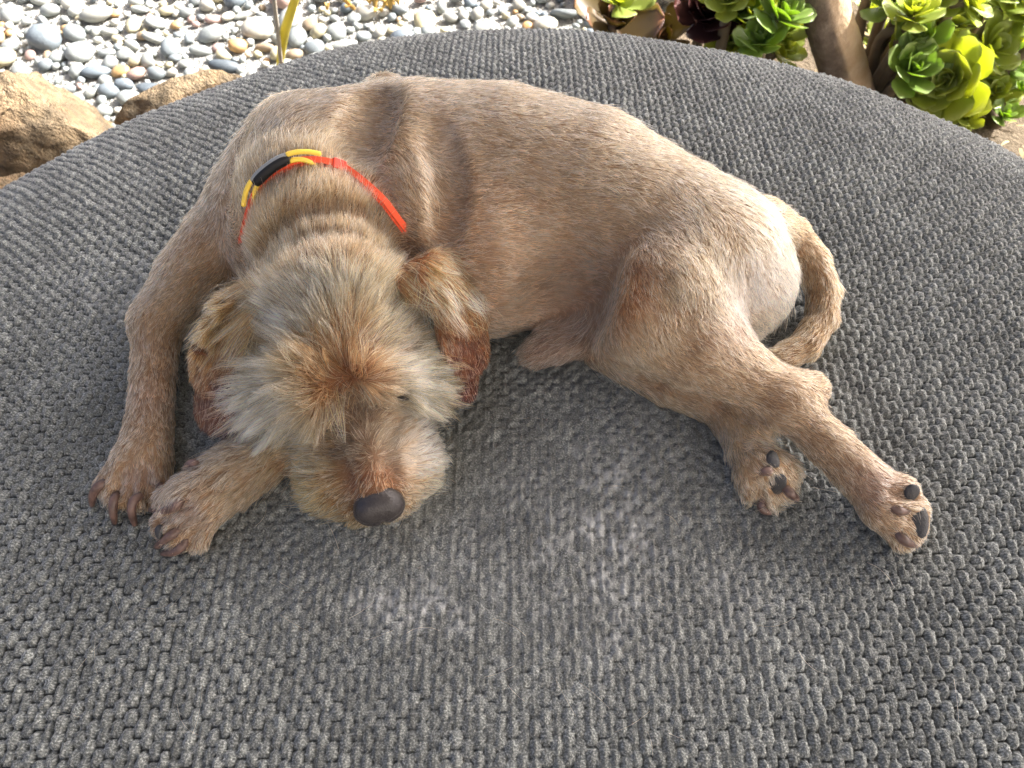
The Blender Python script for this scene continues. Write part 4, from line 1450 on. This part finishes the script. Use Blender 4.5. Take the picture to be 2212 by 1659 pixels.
plant("succulent", "bushy green succulent with round leaves left of the leaning trunk", "succulent",
      [(1705, 20, .0, .05, UP, 14), (1712, 70, .0, .045, UP, 14)] + fill(1560, 1700, -40, 150, 13, .060, 3, lambda x, y: y < sil(x) - 8 and x < 1672 + y * .25), LEAVES, [GREEN, BLUEG, GREEN], GR)
plant("succulent", "green succulent heads just right of the leaning trunk", "succulent",
      [(1880, 30, .0, .05, UP, 14), (1888, 90, -.01, .045, UP, 14)] + fill(1890, 2000, -40, 215, 13, .058, 4, lambda x, y: y < sil(x) - 14 and x > 1905 + y * .28), LEAVES, [GREEN, GREEN, BLUEG], GR)
plant("succulent", "large grey-green rosette facing left beside the right back edge of the pouf", "succulent",
      [(2058, 172, .085, .082, (-.70, -.55, .5), 30)], LEAVES, [GREEN], GR)
plant("succulent", "bright green succulent in the top right corner", "succulent",
      fill(2000, 2230, -50, 135, 15, .060, 6), LEAVES, [GREEN], GR)
plant("succulent", "small yellow-green succulent sprouts on the dry soil at the right", "succulent",
      [(2145, 205, .03, .045, (-.2, -.3, 1), 16), (2200, 200, .03, .045, (.3, -.2, 1), 14), (2085, 258, .02, .045, (-.3, -.5, .8), 14), (2165, 255, .015, .038, UP, 12), (2120, 160, .05, .05, (.4, -.4, 1), 16), (2185, 150, .06, .05, UP, 16), (2010, 225, .02, .045, (-.4, -.4, 1), 14)] + [h_[:2] + (.012, .045) + h_[4:] for h_ in fill(2010, 2235, 40, 215, 9, .045, 8)],
      LEAVES, [GREEN, BLUEG], GR)
plant("succulent", "bronze and green succulent with broad leaves above the pouf's top edge", "succulent",
      [(1322, 66, .045, .092, (.05, -.35, 1), 13), (1440, 92, .02, .075, (-.3, -.5, .8), 8)], LEAF2, [BRONZ], GR)
plant("succulent", "bright green rosette heart rising between bronze leaves", "succulent",
      [(1335, 12, .11, .065, (.05, -.4, 1), 12)], LEAVES, [GREEN], GR)
plant("succulent", "dark purple succulent rosette in front of the white boulder", "succulent",
      [(1522, 38, .085, .085, (-.15, -.55, .9), 18)], LEAF2, [PURP], GR)

# ---- yellow leaf blade and dry stalk standing in front of the pebbles
def blade(name, pts, w, mat, parent=None):
    c = spline(pts, 18); n = len(c)
    V, F = [], []
    for i in range(n):
        t = i / (n - 1); ww = w * math.sin(math.pi * (.10 + .86 * t)) ** .7
        for j, (s_, d) in enumerate(((-1, .0012), (-.5, -.0008), (0, -.002), (.5, -.0008), (1, .0012))):
            V.append(c[i] + np.array([s_ * ww, d, d]))
    for i in range(n - 1):
        for j in range(4):
            F.append((i * 5 + j, i * 5 + j + 1, (i + 1) * 5 + j + 1, (i + 1) * 5 + j))
    o = mesh_obj(name, mesh_np(name, V, F), mat, parent)
    so = o.modifiers.new("thick", 'SOLIDIFY'); so.thickness = .0006
    return o
m = NT("yellow_leaf"); b1 = m.n('ShaderNodeBsdfPrincipled'); cc = m.mix(m.noise(18, 3, .5, m.obj()).outputs[0], (.34, .30, .03), (.60, .52, .09)); m.l(cc, b1.inputs['Base Color']); b1.inputs['Roughness'].default_value = .5
t_ = m.n('ShaderNodeBsdfTranslucent'); m.l(cc, t_.inputs['Color']); mx = m.n('ShaderNodeMixShader'); mx.inputs[0].default_value = .4
m.l(b1.outputs[0], mx.inputs[1]); m.l(t_.outputs[0], mx.inputs[2]); m.l(mx.outputs[0], m.out.inputs['Surface'])
bl = blade("leaf_blade", [at_ground(602, 170, .0), at_y(606, 130, 1.17), at_y(614, 75, 1.15), at_y(628, 30, 1.13), at_y(642, -15, 1.12), at_y(652, -60, 1.13)], .0085, m.mat)
tag(bl, "yellow pointed leaf blade standing up before the pebbles", "leaf")
m = NT("dry_stalk"); m.bsdf((.30, .27, .22), .7, .2)
stk = tube("dry_stalk", spline([at_ground(610, 165, -.005), at_y(606, 125, 1.16), at_y(599, 60, 1.14), at_y(592, 0, 1.13), at_y(588, -60, 1.12)], 14), .0035, m.mat, None, 8)
tag(stk, "thin grey dry stalk beside the yellow leaf blade", "stalk")
m = NT("dry_leaf"); m.bsdf(m.mix(m.noise(30, 3, .6, m.obj()).outputs[0], (.20, .085, .03), (.50, .36, .09)), .7, .2); M_DRY = m.mat
tuft = empty("dry_plant", tuple(at_ground(770, 12, 0))); tag(tuft, "low dried brown and yellow plant among the pebbles at the top", "plant")
for k in range(26):
    a0 = at_ground(rngl.uniform(690, 870), rngl.uniform(-20, 26), .012)
    d = np.array([rngl.normal(0, .022), rngl.normal(0, .012), rngl.uniform(.004, .03)])
    blade("leaf", [a0, a0 + d * .5 + np.array([0, 0, .005]), a0 + d], rngl.uniform(.003, .007), M_DRY, tuft)
# straw and crumbs of dead leaf on the dry soil at the right
SV, SF = [], []
for k in range(700):
    x, y = rngl.uniform(.55, 1.5), rngl.uniform(.65, 1.5)
    if math.hypot(x - PC[0], y - PC[1]) < .84: continue
    a = rngl.uniform(0, 6.28); L = rngl.uniform(.008, .045); w = rngl.uniform(.0006, .003); z = rngl.uniform(.002, .016)
    d = np.array([math.cos(a), math.sin(a), rngl.normal(0, .15)]) * L; s_ = np.array([-math.sin(a), math.cos(a), rngl.normal(0, .3)]) * w
    p = np.array([x, y, z - .006]); o_ = len(SV)
    SV += [p - s_, p + s_, p + d * .5 + s_ * 1.3 + np.array([0, 0, .003]), p + d * .5 - s_ * 1.3 + np.array([0, 0, .003]), p + d + s_ * .3, p + d - s_ * .3]
    SF += [(o_, o_ + 1, o_ + 2, o_ + 3), (o_ + 3, o_ + 2, o_ + 4, o_ + 5)]
m = NT("straw"); m.bsdf(m.mix(m.noise(25, 2, .5, m.obj()).outputs[0], (.28, .19, .08), (.55, .46, .27)), .8, .15)
st = mesh_obj("straw", mesh_np("straw", np.array(SV), np.array(SF)), m.mat); tag(st, "scattered dry straw and leaf crumbs on the soil", kind="stuff")

# ---- hairs shed on the cloth
n = 46
pts = []
for k in range(n):
    p = at(rngl.uniform(60, 2150), rngl.uniform(900, 1600), .0042)
    a = rngl.uniform(0, 6.28); L = rngl.uniform(.008, .030); b = rngl.normal(0, .7)
    ln_ = [p]
    for i in range(5):
        a += b / 5
        q_ = ln_[-1] + np.array([math.cos(a), math.sin(a), 0]) * L / 5
        q_[2] = float(pouf_z(q_[0], q_[1])) + .0040
        ln_.append(q_)
    pts.append(ln_)
cu = bpy.data.hair_curves.new("shed_hair"); cu.add_curves([6] * n)
cu.attributes['position'].data.foreach_set('vector', np.array(pts, np.float32).ravel())
rad = cu.attributes.get('radius') or cu.attributes.new('radius', 'FLOAT', 'POINT'); rad.data.foreach_set('value', np.full(n * 6, .00010, np.float32))
ca = cu.attributes.new('tint', 'FLOAT_COLOR', 'CURVE'); ca.data.foreach_set('color', np.tile(np.array([.62, .52, .38, 1], np.float32), n))
sh = bpy.data.objects.new("shed_hair", cu); cu.materials.append(M_FUR); link(sh)
tag(sh, "loose pale dog hairs shed on the grey cloth", kind="stuff")
